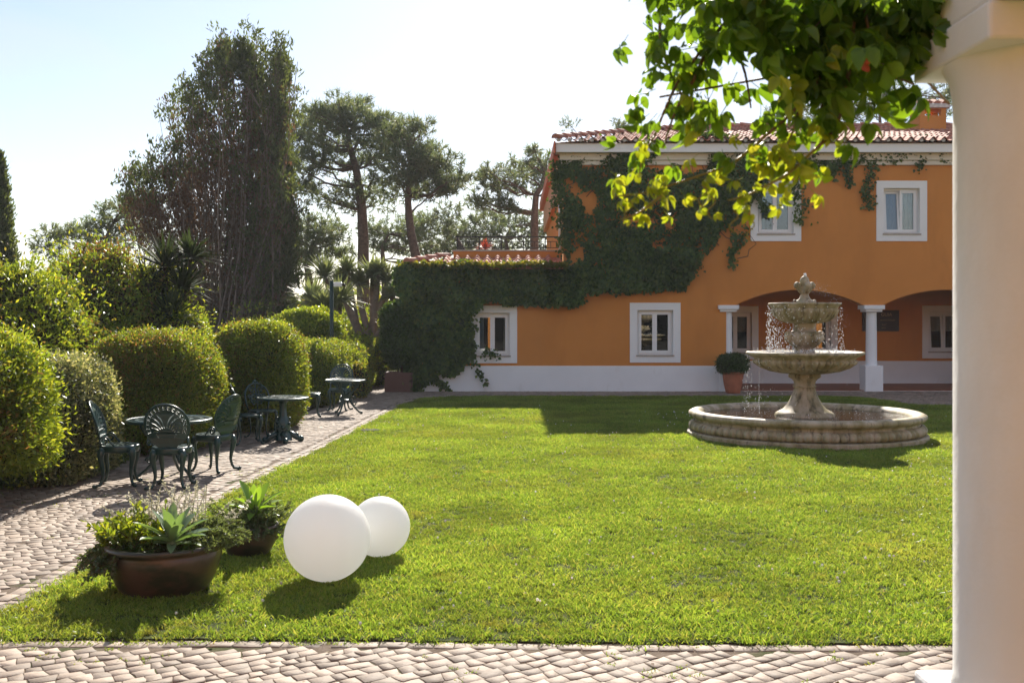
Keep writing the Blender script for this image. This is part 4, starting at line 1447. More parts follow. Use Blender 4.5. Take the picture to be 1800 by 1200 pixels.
# ================================================================== CAST IRON FURNITURE
def bend_plate(me, tilt, curve, base_z, y0):
    """Plate drawn in XY (y up) -> upright chair back: bowed and tilted backwards (towards -Y)."""
    for v in me.vertices:
        x, z, d = v.co
        y = -curve * 0 + x * x * curve - z * math.tan(tilt) + d
        v.co = (x, y0 + y, base_z + z)
    me.update()
    return me
def ell(cx, cy, rx, ry, a0=0, a1=2 * math.pi, n=48):
    return [(cx + rx * math.sin(a), cy + ry * math.cos(a)) for a in np.linspace(a0, a1, n, endpoint=abs(a1 - a0) < 6.28)]
def band_slot(cx, cy, r0, r1, a0, a1, n=5):
    A = np.linspace(a0, a1, n)
    return [(cx + r1 * math.sin(a), cy + r1 * math.cos(a)) for a in A] + [(cx + r0 * math.sin(a), cy + r0 * math.cos(a)) for a in A[::-1]]
def fan_slot(cx, cy, r0, r1, a, w0, w1, n=6):
    L, Rr = [], []
    for k in range(n):
        t = k / (n - 1)
        r = r0 + (r1 - r0) * t
        w = (w0 + (w1 - w0) * t) * (math.sin(math.pi * (0.08 + 0.92 * t) * 0.96) ** 0.5)
        # slots curl outwards as they rise
        aa = a + 0.22 * math.copysign(1, a) * t * t
        c, s = math.sin(aa), math.cos(aa)
        L.append((cx + r * c - w * s, cy + r * s + w * c))
        Rr.append((cx + r * c + w * s, cy + r * s - w * c))
    return L + Rr[::-1]

def spiral(c, r0, turns, n=16, plane='XZ', sgn=1):
    pts = []
    for k in range(n):
        a = turns * 2 * math.pi * k / (n - 1)
        r = r0 * (1 - 0.8 * k / (n - 1))
        pts.append((c[0] + sgn * r * math.cos(a), c[1], c[2] + r * math.sin(a)))
    return pts

def leg_mb(x, y, hz, out, foot=0.06, r0=0.026):
    """Cabriole leg: knee swells outward, shin sweeps in, toe turns out."""
    d = Vector(out).normalized()
    p = Vector((x, y, 0))
    m = MB()
    ts = [1.0, 0.93, 0.82, 0.68, 0.50, 0.32, 0.16, 0.06, 0.0]
    off = [0.0, 0.020, 0.030, 0.022, 0.004, -0.004, 0.012, 0.036, foot]
    rad = [r0 * 1.15, r0 * 1.25, r0 * 1.05, r0 * 0.85, r0 * 0.66, r0 * 0.52, r0 * 0.46, r0 * 0.5, r0 * 0.55]
    m.tube([p + d * o_ + Vector((0, 0, max(0.014, hz * t))) for t, o_ in zip(ts, off)], rad, 8)
    m.ball(p + d * (foot + 0.008) + Vector((0, 0, 0.02)), 0.02, 8, 6)
    # knee scroll
    side = Vector((-d.y, d.x, 0))
    for s in (-1, 1):
        c = p + d * 0.03 + side * s * 0.03 + Vector((0, 0, hz * 0.86))
        m.tube([c + side * s * 0.022 * math.cos(a) * (1 - a / 11) + Vector((0, 0, 0.022 * math.sin(a) * (1 - a / 11))) for a in np.linspace(0, 8.5, 14)], 0.007, 5)
    return m

SEAT_H = 0.43
def make_chair_fan(lab):
    c = thing('garden_chair', lab, 'chair', group='round-backed green cast iron chairs')
    seat_r = 0.205
    slots = [ell(0, 0, seat_r, seat_r * 0.98, n=40)]
    for k in range(16):
        a = 2 * math.pi * k / 16
        slots.append(band_slot(0, 0, 0.135, 0.178, a + 0.05, a + 0.30, 4))
    for k in range(12):
        a = 2 * math.pi * k / 12
        slots.append(band_slot(0, 0, 0.06, 0.115, a + 0.09, a + 0.40, 4))
    s = plate('seat', slots, 0.012)
    for v in s.vertices: v.co.z += SEAT_H + 0.014
    link('seat', s, M['green_iron'], c)
    rim = MB().lathe([(0.188, SEAT_H + 0.006), (0.205, SEAT_H + 0.018), (0.214, SEAT_H + 0.006), (0.208, SEAT_H - 0.045), (0.20, SEAT_H - 0.06), (0.192, SEAT_H - 0.045)], 40)
    rim.build('seat_rim', M['green_iron'], c, smooth=True)
    # back: key-pattern band round a fan
    cy = 0.235
    o = [ell(0, cy, 0.235, 0.235, R(-146), R(146), 44) + [(0.10, 0.0), (-0.10, 0.0)]]
    for k in range(-8, 9):
        a0 = k * R(13.6)
        o.append(band_slot(0, cy, 0.178, 0.186, a0 - R(5.2), a0 + R(5.2), 4))
        o.append(band_slot(0, cy, 0.192, 0.203, a0 - R(5.2), a0 + R(1.2), 3))
        o.append(band_slot(0, cy, 0.208, 0.216, a0 - R(5.2), a0 + R(5.2), 4))
    for k in range(1, 8):
        for sg_ in (-1, 1):
            a = sg_ * R(9 + 13.5 * (k - 1))
            r1_ = 0.12 * math.cos(a * 1.1) + math.sqrt(max(0.001, 0.158 ** 2 - (0.12 * math.sin(a * 1.1)) ** 2))
            o.append(fan_slot(0, cy - 0.12, 0.10, min(0.262, r1_ * 0.97), a * 0.9, 0.004, 0.0105))
    bk = plate('backrest', o, 0.016)
    bend_plate(bk, R(15), 0.9, SEAT_H + 0.02, -0.185)
    bo_ = link('backrest', bk, M['green_iron'], c)
    hoop = []
    for a in np.linspace(R(-150), R(150), 34):
        x, z = 0.237 * math.sin(a), cy + 0.237 * math.cos(a)
        hoop.append((x, -0.185 + x * x * 0.9 - z * math.tan(R(15)), SEAT_H + 0.02 + z))
    link('rim', MB().tube(hoop, 0.0105, 7).mesh('rim', True), M['green_iron'], bo_)
    # low scrolls where the back meets the seat
    for s_ in (-1, 1):
        pts = []
        for a in np.linspace(0, 9.5, 20):
            r = 0.052 * (1 - a / 13)
            pts.append((s_ * (0.205 - 0.02 * math.cos(a) * 0.4), -0.13 + r * math.cos(a) * 1.1, SEAT_H + 0.075 + r * math.sin(a)))
        link('scroll', MB().tube([(s_ * 0.19, -0.02, SEAT_H + 0.01), (s_ * 0.20, -0.05, SEAT_H + 0.045)] + pts, 0.011, 6).mesh('scroll', True), M['green_iron'], c)
    for (x, y) in ((-0.145, 0.14), (0.145, 0.14), (-0.14, -0.15), (0.14, -0.15)):
        leg_mb(x, y, SEAT_H - 0.02, (x, y, 0), 0.07 if y > 0 else 0.10, 0.034).build('leg', M['green_iron'], c, smooth=True)
    return c

def make_chair_open(lab):
    c = thing('garden_chair', lab, 'chair', group='open-backed green cast iron chairs')
    slots = [ell(0, 0, 0.20, 0.19, n=36)]
    for k in range(14):
        a = 2 * math.pi * k / 14
        slots.append(band_slot(0, 0, 0.10, 0.17, a + 0.06, a + 0.34, 4))
    s = plate('seat', slots, 0.014)
    for v in s.vertices: v.co.z += SEAT_H
    link('seat', s, M['green_iron'], c)
    MB().lathe([(0.185, SEAT_H + 0.01), (0.205, SEAT_H + 0.008), (0.205, SEAT_H - 0.02), (0.19, SEAT_H - 0.03)], 36).build('seat_rim', M['green_iron'], c, smooth=True)
    def bp(x, z): return (x, -0.17 + x * x * 0.6 - z * math.tan(R(13)), SEAT_H + z)
    m = MB()
    arch = [bp(0.20 * math.cos(a), 0.20 + 0.20 * math.sin(a)) for a in np.linspace(0, math.pi, 20)]
    m.tube([bp(0.165, 0.0), bp(0.19, 0.1)] + arch + [bp(-0.19, 0.1), bp(-0.165, 0.0)], 0.014, 7)
    m.ball(bp(0, 0.43), 0.026, 8, 6, (1.1, 0.6, 1.2))
    for s_ in (-1, 1): m.ball(bp(s_ * 0.035, 0.415), 0.018, 8, 6)
    bo_ = m.build('backrest', M['green_iron'], c, smooth=True)
    q = MB()
    for s_ in (-1, 1):
        for (cx, cz, r) in ((0.075, 0.30, 0.055), (0.105, 0.19, 0.05), (0.055, 0.11, 0.05), (0.03, 0.21, 0.04)):
            q.tube([bp(s_ * (cx + r * (1 - a / 12) * math.cos(a)), cz + r * (1 - a / 12) * math.sin(a)) for a in np.linspace(0, 8.5, 16)], 0.009, 5)
        for k in range(7):
            q.ball(bp(s_ * random.uniform(0.02, 0.11), random.uniform(0.14, 0.36)), 0.017, 6, 5)
    q.tube([bp(0, 0.0), bp(0, 0.4)], 0.010, 6)
    q.build('scrollwork', M['green_iron'], bo_, smooth=True)
    for (x, y) in ((-0.14, 0.13), (0.14, 0.13), (-0.13, -0.14), (0.13, -0.14)):
        leg_mb(x, y, SEAT_H - 0.01, (x, y, 0), 0.085 if y < 0 else 0.06, 0.023).build('leg', M['green_iron'], c, smooth=True)
    return c

def set_at(o, x, y, rz, lab=None, sc=1.0):
    o.location = (x, y, 0.002)
    o.rotation_euler = (0, 0, rz)
    o.scale = (sc, sc, sc)
    if lab: o['label'] = lab
    return o
# local +Y is the way the sitter faces
ch1 = make_chair_fan('green round-backed iron chair with its back to the camera at the front table')
set_at(ch1, -3.70, 11.15, R(3))
set_at(copy_tree(ch1), -4.33, 11.30, R(-78), 'green round-backed iron chair on the hedge side of the front table')
set_at(copy_tree(ch1), -3.60, 12.35, R(70), 'green round-backed iron chair on the lawn side of the front table')
set_at(copy_tree(ch1), -3.84, 19.45, R(-78), 'green round-backed iron chair in profile at the farthest table')
set_at(copy_tree(ch1), -3.50, 20.75, R(176), 'green round-backed iron chair behind the farthest table, facing the camera')
ch2 = make_chair_open('green iron chair with open scrolled back, turned sideways at the middle table')
set_at(ch2, -3.88, 15.1, R(-66))
set_at(copy_tree(ch2), -3.86, 15.85, R(-140), 'green iron chair with open scrolled back tucked behind the middle table')

TH = 0.67
def make_table_top(t, rad, pattern):
    o = [ell(0, 0, rad, rad, n=64)]
    for (r0, r1, n, g) in pattern:
        for k in range(n):
            a = 2 * math.pi * k / n
            o.append(band_slot(0, 0, rad * r0, rad * r1, a + g, a + 2 * math.pi / n - g, 4))
    me = plate('table_top', o, 0.012)
    for v in me.vertices: v.co.z += TH - 0.008
    top = link('table_top', me, M['green_iron'], t)
    link('rim', MB().lathe([(rad - 0.012, TH - 0.004), (rad - 0.002, TH + 0.004), (rad + 0.008, TH - 0.006), (rad + 0.004, TH - 0.034), (rad - 0.01, TH - 0.034), (rad - 0.012, TH - 0.014)], 64).mesh('rim', True), M['green_iron'], top)
def scroll_table(lab, x, y, rad, nl, rot):
    t = thing('garden_table', lab, 'table', (x, y, 0.002), rot)
    make_table_top(t, rad, ((0.80, 0.93, 34, 0.022), (0.56, 0.72, 24, 0.03), (0.30, 0.48, 16, 0.05), (0.1, 0.22, 8, 0.1)))
    for k in range(nl):
        a = 2 * math.pi * k / nl
        d = Vector((math.cos(a), math.sin(a), 0))
        m = MB()
        hs = [TH - 0.03, 0.60, 0.52, 0.44, 0.36, 0.28, 0.18, 0.09, 0.035, 0.02]
        rs = [0.27, 0.28, 0.245, 0.16, 0.10, 0.095, 0.15, 0.235, 0.30, 0.335]
        m.tube([d * r_ * rad / 0.42 + Vector((0, 0, h_)) for h_, r_ in zip(hs, rs)], [0.02, 0.018, 0.017, 0.018, 0.02, 0.02, 0.018, 0.017, 0.018, 0.022], 8)
        m.ball(d * 0.345 * rad / 0.42 + Vector((0, 0, 0.024)), 0.026, 8, 6)
        for (rr_, hh, r0) in ((0.155, 0.30, 0.055), (0.20, 0.56, 0.05), (0.20, 0.20, 0.045)):
            m.tube([d * (rr_ * rad / 0.42 + r0 * (1 - b_ / 12) * math.cos(b_)) + Vector((0, 0, hh + r0 * (1 - b_ / 12) * math.sin(b_))) for b_ in np.linspace(0, 8.5, 16)], 0.010, 6)
        m.build('leg', M['green_iron'], t, smooth=True)
    MB().lathe([(0.0, 0.255), (0.105, 0.262), (0.12, 0.275), (0.105, 0.288), (0.0, 0.295)], 24).build('shelf', M['green_iron'], t, smooth=True)
    MB().lathe([(0.0, TH - 0.06), (0.12, TH - 0.055), (0.30, TH - 0.036), (0.30, TH - 0.030)], 24).build('hub', M['green_iron'], t, smooth=True)
    return t
scroll_table('front green cast iron table with a perforated round top and three chairs', -3.98, 11.9, 0.475, 3, R(-30))
scroll_table('farthest green cast iron table, on scrolled legs near the brown planter box', -3.24, 19.9, 0.385, 3, R(15))
t2_ = thing('garden_table', 'middle green cast iron table on a thick ornate pedestal', 'table', (-3.42, 15.3, 0.002))
make_table_top(t2_, 0.375, ((0.78, 0.92, 30, 0.03), (0.52, 0.70, 20, 0.04), (0.22, 0.44, 12, 0.06)))
pm_ = MB().lathe([(0.13, 0.03), (0.115, 0.10), (0.085, 0.16), (0.10, 0.20), (0.095, 0.30), (0.07, 0.36), (0.055, 0.40), (0.06, 0.43), (0.05, 0.45), (0.052, 0.58), (0.07, 0.61), (0.12, 0.655), (0.13, 0.66)], 20, rfun=lambda a, i: 1 + 0.07 * math.cos(6 * a))
for k in range(26):
    a, h_ = random.uniform(0, 6.28), random.uniform(0.10, 0.36)
    r_ = 0.10
    pm_.ball((r_ * math.cos(a), r_ * math.sin(a), h_), random.uniform(0.018, 0.03), 7, 5)
pm_.build('pedestal', M['green_iron'], t2_, smooth=True)
for k in range(4):
    a = R(20 + 90 * k)
    d = Vector((math.cos(a), math.sin(a), 0))
    m = MB().tube([d * 0.08 + Vector((0, 0, 0.13)), d * 0.15 + Vector((0, 0, 0.10)), d * 0.21 + Vector((0, 0, 0.06)), d * 0.255 + Vector((0, 0, 0.04))], [0.05, 0.045, 0.04, 0.042], 8)
    m.ball(d * 0.265 + Vector((0, 0, 0.042)), 0.046, 10, 8)
    m.ball(d * 0.20 + Vector((0, 0, 0.10)), 0.036, 8, 6)
    m.build('foot', M['green_iron'], t2_, smooth=True)

# ================================================================== POTS ON THE LAWN
def bowl_pot(name, lab, x, y, rr_, rb, h, m):
    t = thing(name, lab, 'plant pot', (x, y, 0.012))
    p = MB()
    p.lathe([(0.0, 0.0), (rb * 0.96, 0.0), (rb, 0.012), (rb * 1.10, h * 0.18), (rr_ * 0.93, h * 0.45), (rr_ * 0.985, h * 0.68), (rr_ * 0.97, h * 0.82), (rr_ * 0.955, h * 0.86), (rr_ * 1.01, h * 0.895), (rr_ * 1.02, h * 0.95), (rr_ * 1.0, h), (rr_ * 0.93, h), (rr_ * 0.91, h * 0.9)], 56,
            rfun=lambda a, i: 1 + 0.006 * math.sin(3 * a + i) + 0.003 * math.sin(9 * a + 2 * i))
    p.build('pot', m, t, smooth=True)
    MB().lathe([(0.0, h * 0.93), (rr_ * 0.92, h * 0.9)], 32).build('soil', M['soil'], t)
    return t
PA, PB_ = (-2.33, 6.88), (-2.035, 7.92)
bowl_pot('plant_pot', 'wide low glazed brown bowl planted with an agave, nearest the camera', PA[0], PA[1], 0.376, 0.285, 0.315, M['pot'])
bowl_pot('plant_pot', 'smaller brown pot behind the wide bowl, beside the white globe', PB_[0], PB_[1], 0.225, 0.16, 0.225, M['pot'])

def blade_leaf(L, W, rise, recurve, n=9, dish=0.25):
    """Fleshy pointed leaf along +X, lifting then recurving."""
    V, Fq = [], []
    for i in range(n):
        t = i / (n - 1)
        w = W * (0.42 + 0.9 * t) * (1 - t ** 2.6) if t < 1 else 0
        w = W * max(0.0, (0.45 + 1.3 * t - 0.2 * t * t) * (1 - t ** 3)) * 0.62
        a = rise - recurve * t * t
        x = L * (t * math.cos(rise) + (math.cos(rise - recurve * t) - math.cos(rise)) * t * 0.7)
        z = L * (t * math.sin(rise) - recurve * t * t * 0.42)
        cup = dish * w
        V += [(x, w / 2, z + cup), (x, 0, z), (x, -w / 2, z + cup)]
    for i in range(n - 1):
        b_ = i * 3
        Fq += [(b_, b_ + 3, b_ + 4, b_ + 1), (b_ + 1, b_ + 4, b_ + 5, b_ + 2)]
    me = bpy.data.meshes.new('leaf')
    me.from_pydata(V, [], Fq)
    for p in me.polygons: p.use_smooth = True
    me.update()
    return me
def agave(lab, x, y, z, sc, mat, n=20, seed=1):
    t = thing('agave', lab, 'agave', (x, y, z))
    g_ = random.Random(seed)
    var = [blade_leaf(0.35 * sc, 0.150 * sc, R(r_), q) for r_, q in ((12, 0.62), (30, 0.52), (46, 0.38), (64, 0.2), (80, 0.06))]
    for v in var: v.materials.append(mat)
    for i in range(n):
        k = min(4, int(5 * i / n))
        s = g_.uniform(0.88, 1.08) * (0.8 if k == 4 else 1.0) * (0.85 if k == 0 else 1)
        link('leaf', var[k], None, t, loc=(0, 0, 0.02 + 0.02 * i / n), rot=(g_.uniform(-.12, .12), 0, i * 2.399 + g_.uniform(-.2, .2)), scale=(s, s * g_.uniform(0.9, 1.15), s))
    MB().lathe([(0.03 * sc, -0.06), (0.045 * sc, 0.0), (0.04 * sc, 0.05), (0.0, 0.08)], 12).build('stem', mat, t, smooth=True)
    return t
agave('grey-green agave rosette in the middle of the wide brown bowl', PA[0] + 0.10, PA[1] - 0.16, 0.315, 0.84, M['agave'], 24, 3)
agave('bright green agave rosette standing up from the smaller brown pot', PB_[0] + 0.05, PB_[1] - 0.02, 0.30, 0.78, M['agave_young'], 15, 8)

def sprig_cloud(centers, radii, n_st, L, leaf, leafW, per, mat, name, droop=0.0, up=1.0, spread=1.0, stem_m=None, parent=None, sink=None):
    """Stems from a bed point outwards, each clothed in small leaves."""
    Ps, Ds = [], []
    sm_ = MB()
    for c, r in zip(centers, radii):
        for k in range(n_st):
            d = rdir(1)[0] * np.array([spread, spread, 0.6]) + np.array([0, 0, up])
            d = d / np.linalg.norm(d)
            p0 = np.array(c) + RNG.normal(size=3) * r * np.array([0.5, 0.5, 0.1])
            l = L * RNG.uniform(0.6, 1.15)
            pts = []
            for i in range(7):
                tt = i / 6
                q = p0 + d * l * tt + np.array([d[0], d[1], 0]) * l * droop * tt * 0.5 - np.array([0, 0, droop * l * tt * tt])
                pts.append(q)
            sm_.tube([tuple(q) for q in pts[::2]], 0.0025, 4, caps=False)
            pts = np.array(pts)
            m_ = per
            tt = RNG.uniform(0.15, 1.0, m_) * 6
            i0 = np.minimum(tt.astype(int), 5)
            f_ = (tt - i0)[:, None]
            pp_ = pts[i0] * (1 - f_) + pts[i0 + 1] * f_
            ax = unit(pts[i0 + 1] - pts[i0])
            Ps.append(pp_)
            Ds.append(unit(ax * 0.7 + rdir(m_) * 0.9))
    P, D = np.concatenate(Ps), np.concatenate(Ds)
    n = len(P)
    arr = leaf_arrays(P, D, rdir(n), leaf * RNG.uniform(0.7, 1.2, n), leafW * RNG.uniform(0.8, 1.2, n))
    o = leaf_obj(name, arr, mat, parent)
    st = sm_.build('stem', stem_m or M['twig'], parent)
    return o
def plant(name, lab, cat, loc, mat, **kw):
    t = thing(name, lab, cat, loc)
    sprig_cloud(kw['c'], kw['r'], kw['n'], kw['L'], kw['leaf'], kw['w'], kw['per'], mat, 'foliage', kw.get('droop', 0), kw.get('up', 1), kw.get('spread', 1), kw.get('stem'), t)
    return t
plant('leafy_plant', 'yellow-green leafy plant at the left rear of the wide brown bowl', 'plant', (PA[0] - 0.19, PA[1] + 0.02, 0.26), M['hedge_bright'],
      c=[(0, 0, 0), (0.08, 0.08, 0), (-0.04, -0.06, 0)], r=[0.12, 0.1, 0.1], n=40, L=0.29, leaf=0.055, w=0.021, per=30, droop=0.1)
plant('silver_plant', 'silvery wispy flowering plant rising at the back of the wide brown bowl', 'plant', (PA[0] + 0.0, PA[1] + 0.18, 0.26), M['silver'],
      c=[(0, 0, 0), (0.14, 0.02, 0), (-0.12, 0, 0)], r=[0.12, 0.12, 0.1], n=24, L=0.48, leaf=0.024, w=0.009, per=50, droop=0.12, spread=0.75, stem=M['silver'])
plant('rosemary', 'rosemary spilling over the right side of the wide brown bowl', 'rosemary', (PA[0] + 0.27, PA[1] + 0.10, 0.27), M['rosemary'],
      c=[(-0.05, 0, 0.04), (0.03, 0.0, 0.0), (0.02, -0.08, -0.02)], r=[0.10, 0.08, 0.07], n=80, L=0.31, leaf=0.030, w=0.008, per=95, droop=0.62, up=1.25, spread=0.8)
plant('creeping_succulent', 'dark creeping succulent trailing over the left rim of the wide brown bowl', 'succulent', (PA[0] - 0.31, PA[1] - 0.08, 0.27), M['succulent'],
      c=[(0, 0, 0), (0.08, -0.08, 0.0), (-0.02, 0.1, 0)], r=[0.09, 0.08, 0.09], n=110, L=0.15, leaf=0.027, w=0.018, per=40, droop=1.0, up=0.6)
plant('low_plant', 'dark low filler foliage under the agave in the wide brown bowl', 'plant', (PA[0] + 0.02, PA[1] - 0.02, 0.25), M['laurel'],
      c=[(0, 0, 0), (0.15, -0.1, 0), (-0.15, 0.1, 0), (0.1, 0.15, 0), (-0.15, -0.15, 0.02)], r=[0.14, 0.1, 0.1, 0.1, 0.1], n=40, L=0.17, leaf=0.03, w=0.012, per=22, droop=0.2)
plant('rosemary', 'upright rosemary in the smaller brown pot behind the wide bowl', 'rosemary', (PB_[0] - 0.02, PB_[1] + 0.06, 0.2), M['rosemary'],
      c=[(0, 0, 0), (-0.08, 0.02, 0), (0.12, -0.04, 0)], r=[0.10, 0.08, 0.08], n=60, L=0.29, leaf=0.026, w=0.007, per=80, droop=0.25, spread=0.8)
plant('low_plant', 'low small-leaved plant at the right rim of the smaller brown pot', 'plant', (PB_[0] + 0.13, PB_[1] - 0.06, 0.2), M['succulent'],
      c=[(0, 0, 0), (-0.1, -0.05, 0)], r=[0.09, 0.08], n=60, L=0.17, leaf=0.024, w=0.014, per=40, droop=0.5, up=0.7)

# valve cover in the lawn
vx_, vy_ = ground(650, 758)
tag(MB().lathe([(0.0, 0.02), (0.15, 0.02), (0.16, 0.014), (0.16, 0.0)], 28).build('valve_cover', M['grey_metal'], loc=(vx_, vy_, 0.012)), 'small round grey cover set in the lawn edge', 'cover')

# terracotta pot with clipped bush by the first arcade column
bx, by = (1288.5 - 900) * 25.75 / F, 25.75
tp = thing('plant_pot', 'tall terracotta pot in front of the first arcade column', 'plant pot', (bx, by, 0.002))
MB().lathe([(0.0, 0.0), (0.17, 0.0), (0.185, 0.03), (0.235, 0.25), (0.262, 0.44), (0.262, 0.47), (0.28, 0.485), (0.28, 0.53), (0.262, 0.54), (0.245, 0.53), (0.24, 0.48)], 40).build('pot', M['terra_pot'], tp, smooth=True)
MB().lathe([(0.0, 0.50), (0.243, 0.49)], 28).build('soil', M['soil'], tp)
# ================================================================== FOLIAGE BODIES
def blob_radius(d, a, b, c, e, seed, lump):
    r = (np.abs(d[:, 0] / a) ** e + np.abs(d[:, 1] / b) ** e + np.abs(d[:, 2] / c) ** e) ** (-1 / e)
    return r * (1 + lump * lumps(d * 3.0, 1.6, seed) + lump * 0.6 * lumps(d * 3.0, 4.5, seed + 1))
def blob_leaves(ctr, dims, n, leaf, leafW, e=3.0, seed=1, lump=0.07, depth=0.16, zmin=0.03, up=0.25, jitter=0.9, proud=0.03, edge=None):
    a, b, c = dims
    # even over the surface: draw on the box then push to the blob
    d = rdir(int(n * 1.6))
    d = unit(d * np.array([a, b, c]))
    r = blob_radius(d, a, b, c, e, seed, lump)
    w = r ** 2
    keep = RNG.random(len(d)) < w / w.max() * 1.25
    d, r = d[keep], r[keep]
    inn = RNG.exponential(depth * 0.45, len(d)).clip(-0.05, depth)
    out = np.where(RNG.random(len(d)) < 0.12, RNG.random(len(d)) * proud * 2, 0)
    P = np.array(ctr) + d * (r - inn + out)[:, None]
    g = np.sign(d) * np.abs(d / np.array([a, b, c])) ** (e - 1) / np.array([a, b, c])
    N = unit(g)
    ok = P[:, 2] > zmin
    P, N = P[ok], N[ok]
    n = len(P)
    D = unit(N * 0.55 + np.array([0, 0, up]) + rdir(n) * jitter)
    return P, D, unit(N + rdir(n) * 0.7), leaf * RNG.uniform(0.65, 1.25, n), leafW * RNG.uniform(0.7, 1.25, n)
def blob_core(ctr, dims, e, seed, lump, s=0.86, n=20):  # solid filler shape added under the leaf shell to stop see-through
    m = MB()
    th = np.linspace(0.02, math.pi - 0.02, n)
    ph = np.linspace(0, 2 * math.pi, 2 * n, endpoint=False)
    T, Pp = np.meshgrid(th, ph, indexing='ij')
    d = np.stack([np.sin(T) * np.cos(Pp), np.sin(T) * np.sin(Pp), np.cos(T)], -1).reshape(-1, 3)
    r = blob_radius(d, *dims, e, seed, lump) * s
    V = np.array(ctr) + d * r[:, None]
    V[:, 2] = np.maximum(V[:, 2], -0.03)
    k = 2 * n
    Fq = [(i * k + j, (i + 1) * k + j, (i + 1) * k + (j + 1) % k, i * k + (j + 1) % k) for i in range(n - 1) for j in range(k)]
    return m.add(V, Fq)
def hedge(name, lab, cat, blobs, mats, seed=1, core=True, group=None, twigs=0):
    """blobs: (ctr, dims, n, leaf, leafW, e, lump[, kwargs]); mats: list of (material, share)."""
    c0 = blobs[0][0]
    t = thing(name, lab, cat, (c0[0], c0[1], 0), group=group)
    off = np.array([c0[0], c0[1], 0.0])
    A = [[] for _ in mats]
    cm = MB()
    sh_ = np.cumsum([s for _, s in mats])
    for i, bb in enumerate(blobs):
        ctr, dims, n, lf, lw, e, lp = bb[:7]
        kw = bb[7] if len(bb) > 7 else {}
        P, D, N, L, W = blob_leaves(np.array(ctr) - off, dims, n, lf, lw, e, seed + i * 7, lp, **kw)
        # material in patches: the second colour gathers in drifts low on the body
        key = np.clip(0.5 + 0.28 * lumps(P, 2.2, seed + 50) + RNG.normal(size=len(P)) * 0.16, 0, 0.9999)
        for k in range(len(mats)):
            lo = sh_[k - 1] if k else 0
            s = (key >= lo) & (key < sh_[k])
            if s.any(): A[k].append(leaf_arrays(P[s], D[s], N[s], L[s], W[s]))
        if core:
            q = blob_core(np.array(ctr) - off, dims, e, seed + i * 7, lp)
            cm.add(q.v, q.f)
    if core: cm.build('filler_core', M['bush_core'], t, smooth=True)
    if twigs:
        tm = MB()
        for k in range(twigs):
            ctr, dims = blobs[k % len(blobs)][0], blobs[k % len(blobs)][1]
            d = rdir(1)[0]; d[1] = -abs(d[1])
            d = unit(d[None])[0]
            r = blob_radius(d[None], *dims, blobs[0][5], seed, 0.05)[0]
            p = np.array(ctr) - off + d * r * 0.8
            q = p + (d * 0.6 + rdir(1)[0] * 0.7) * random.uniform(0.15, 0.35)
            if p[2] > 0.05: tm.tube([tuple(p), tuple((p + q) / 2 + rdir(1)[0] * 0.03), tuple(q)], [0.006, 0.004, 0.002], 4)
        tag(tm.build('twig', M['twig'], t), kind='stuff')
    for k, (m, _) in enumerate(mats):
        if A[k]: leaf_obj('foliage', join_arrays(A[k]), m, t)
    return t
hb, hg, hd_ = M['hedge_bright'], M['hedge'], M['hedge_brown']
hedge('hedge', 'tall bright green clipped hedge at the left edge, nearest the camera', 'hedge',
      [((-5.45, 9.85, 0.99), (0.84, 0.85, 0.74), 42000, 0.058, 0.021, 2.7, 0.16, dict(depth=0.22, proud=0.10)),
       ((-5.12, 9.6, 1.2), (0.48, 0.5, 0.42), 9000, 0.058, 0.021, 2.5, 0.10, dict(depth=0.2, proud=0.10))], [(hb, 0.62), (hg, 0.26), (hd_, 0.12)], 3, twigs=70)
hedge('hedge', 'variegated cream-edged hedge between the near bright hedge and the domed hedges', 'hedge',
      [((-5.28, 11.75, 0.66), (0.58, 0.85, 0.74), 42000, 0.042, 0.025, 4.0, 0.05, dict(depth=0.14, proud=0.05))], [(M['varieg'], 0.80), (hg, 0.2)], 5)
hedge('hedge', 'domed clipped hedge behind the front table, olive green with dry patches', 'hedge',
      [((-5.02, 14.5, 0.80), (0.84, 1.05, 0.87), 72000, 0.045, 0.020, 3.0, 0.04, dict(depth=0.16, proud=0.05))], [(hb, 0.38), (hg, 0.38), (hd_, 0.24)], 7, twigs=120)
hedge('hedge', 'domed clipped hedge behind the middle table', 'hedge',
      [((-4.26, 17.3, 0.85), (0.75, 1.0, 0.92), 60000, 0.050, 0.022, 3.0, 0.04, dict(depth=0.16, proud=0.05))], [(hb, 0.42), (hg, 0.34), (hd_, 0.24)], 9, twigs=100)
hedge('hedge', 'flat-topped dark green hedge behind the farthest table', 'hedge',
      [((-4.35, 22.6, 0.68), (0.68, 1.3, 0.72), 36000, 0.055, 0.026, 4.0, 0.05), ((-4.15, 25.9, 0.62), (0.55, 1.6, 0.66), 26000, 0.06, 0.028, 3.0, 0.08), ((-4.15, 29.0, 0.6), (0.8, 1.3, 0.75), 16000, 0.07, 0.03, 2.5, 0.1)], [(hg, 0.55), (hb, 0.3), (M['laurel'], 0.15)], 11)
hedge('bush', 'loose bright green shrub standing above the dark hedge by the camera pole', 'bush',
      [((-4.75, 24.4, 1.35), (0.75, 0.8, 0.75), 16000, 0.085, 0.035, 2.2, 0.14), ((-5.2, 24.2, 1.2), (0.7, 0.7, 0.8), 12000, 0.085, 0.035, 2.2, 0.14)], [(hb, 0.8), (hg, 0.2)], 13)
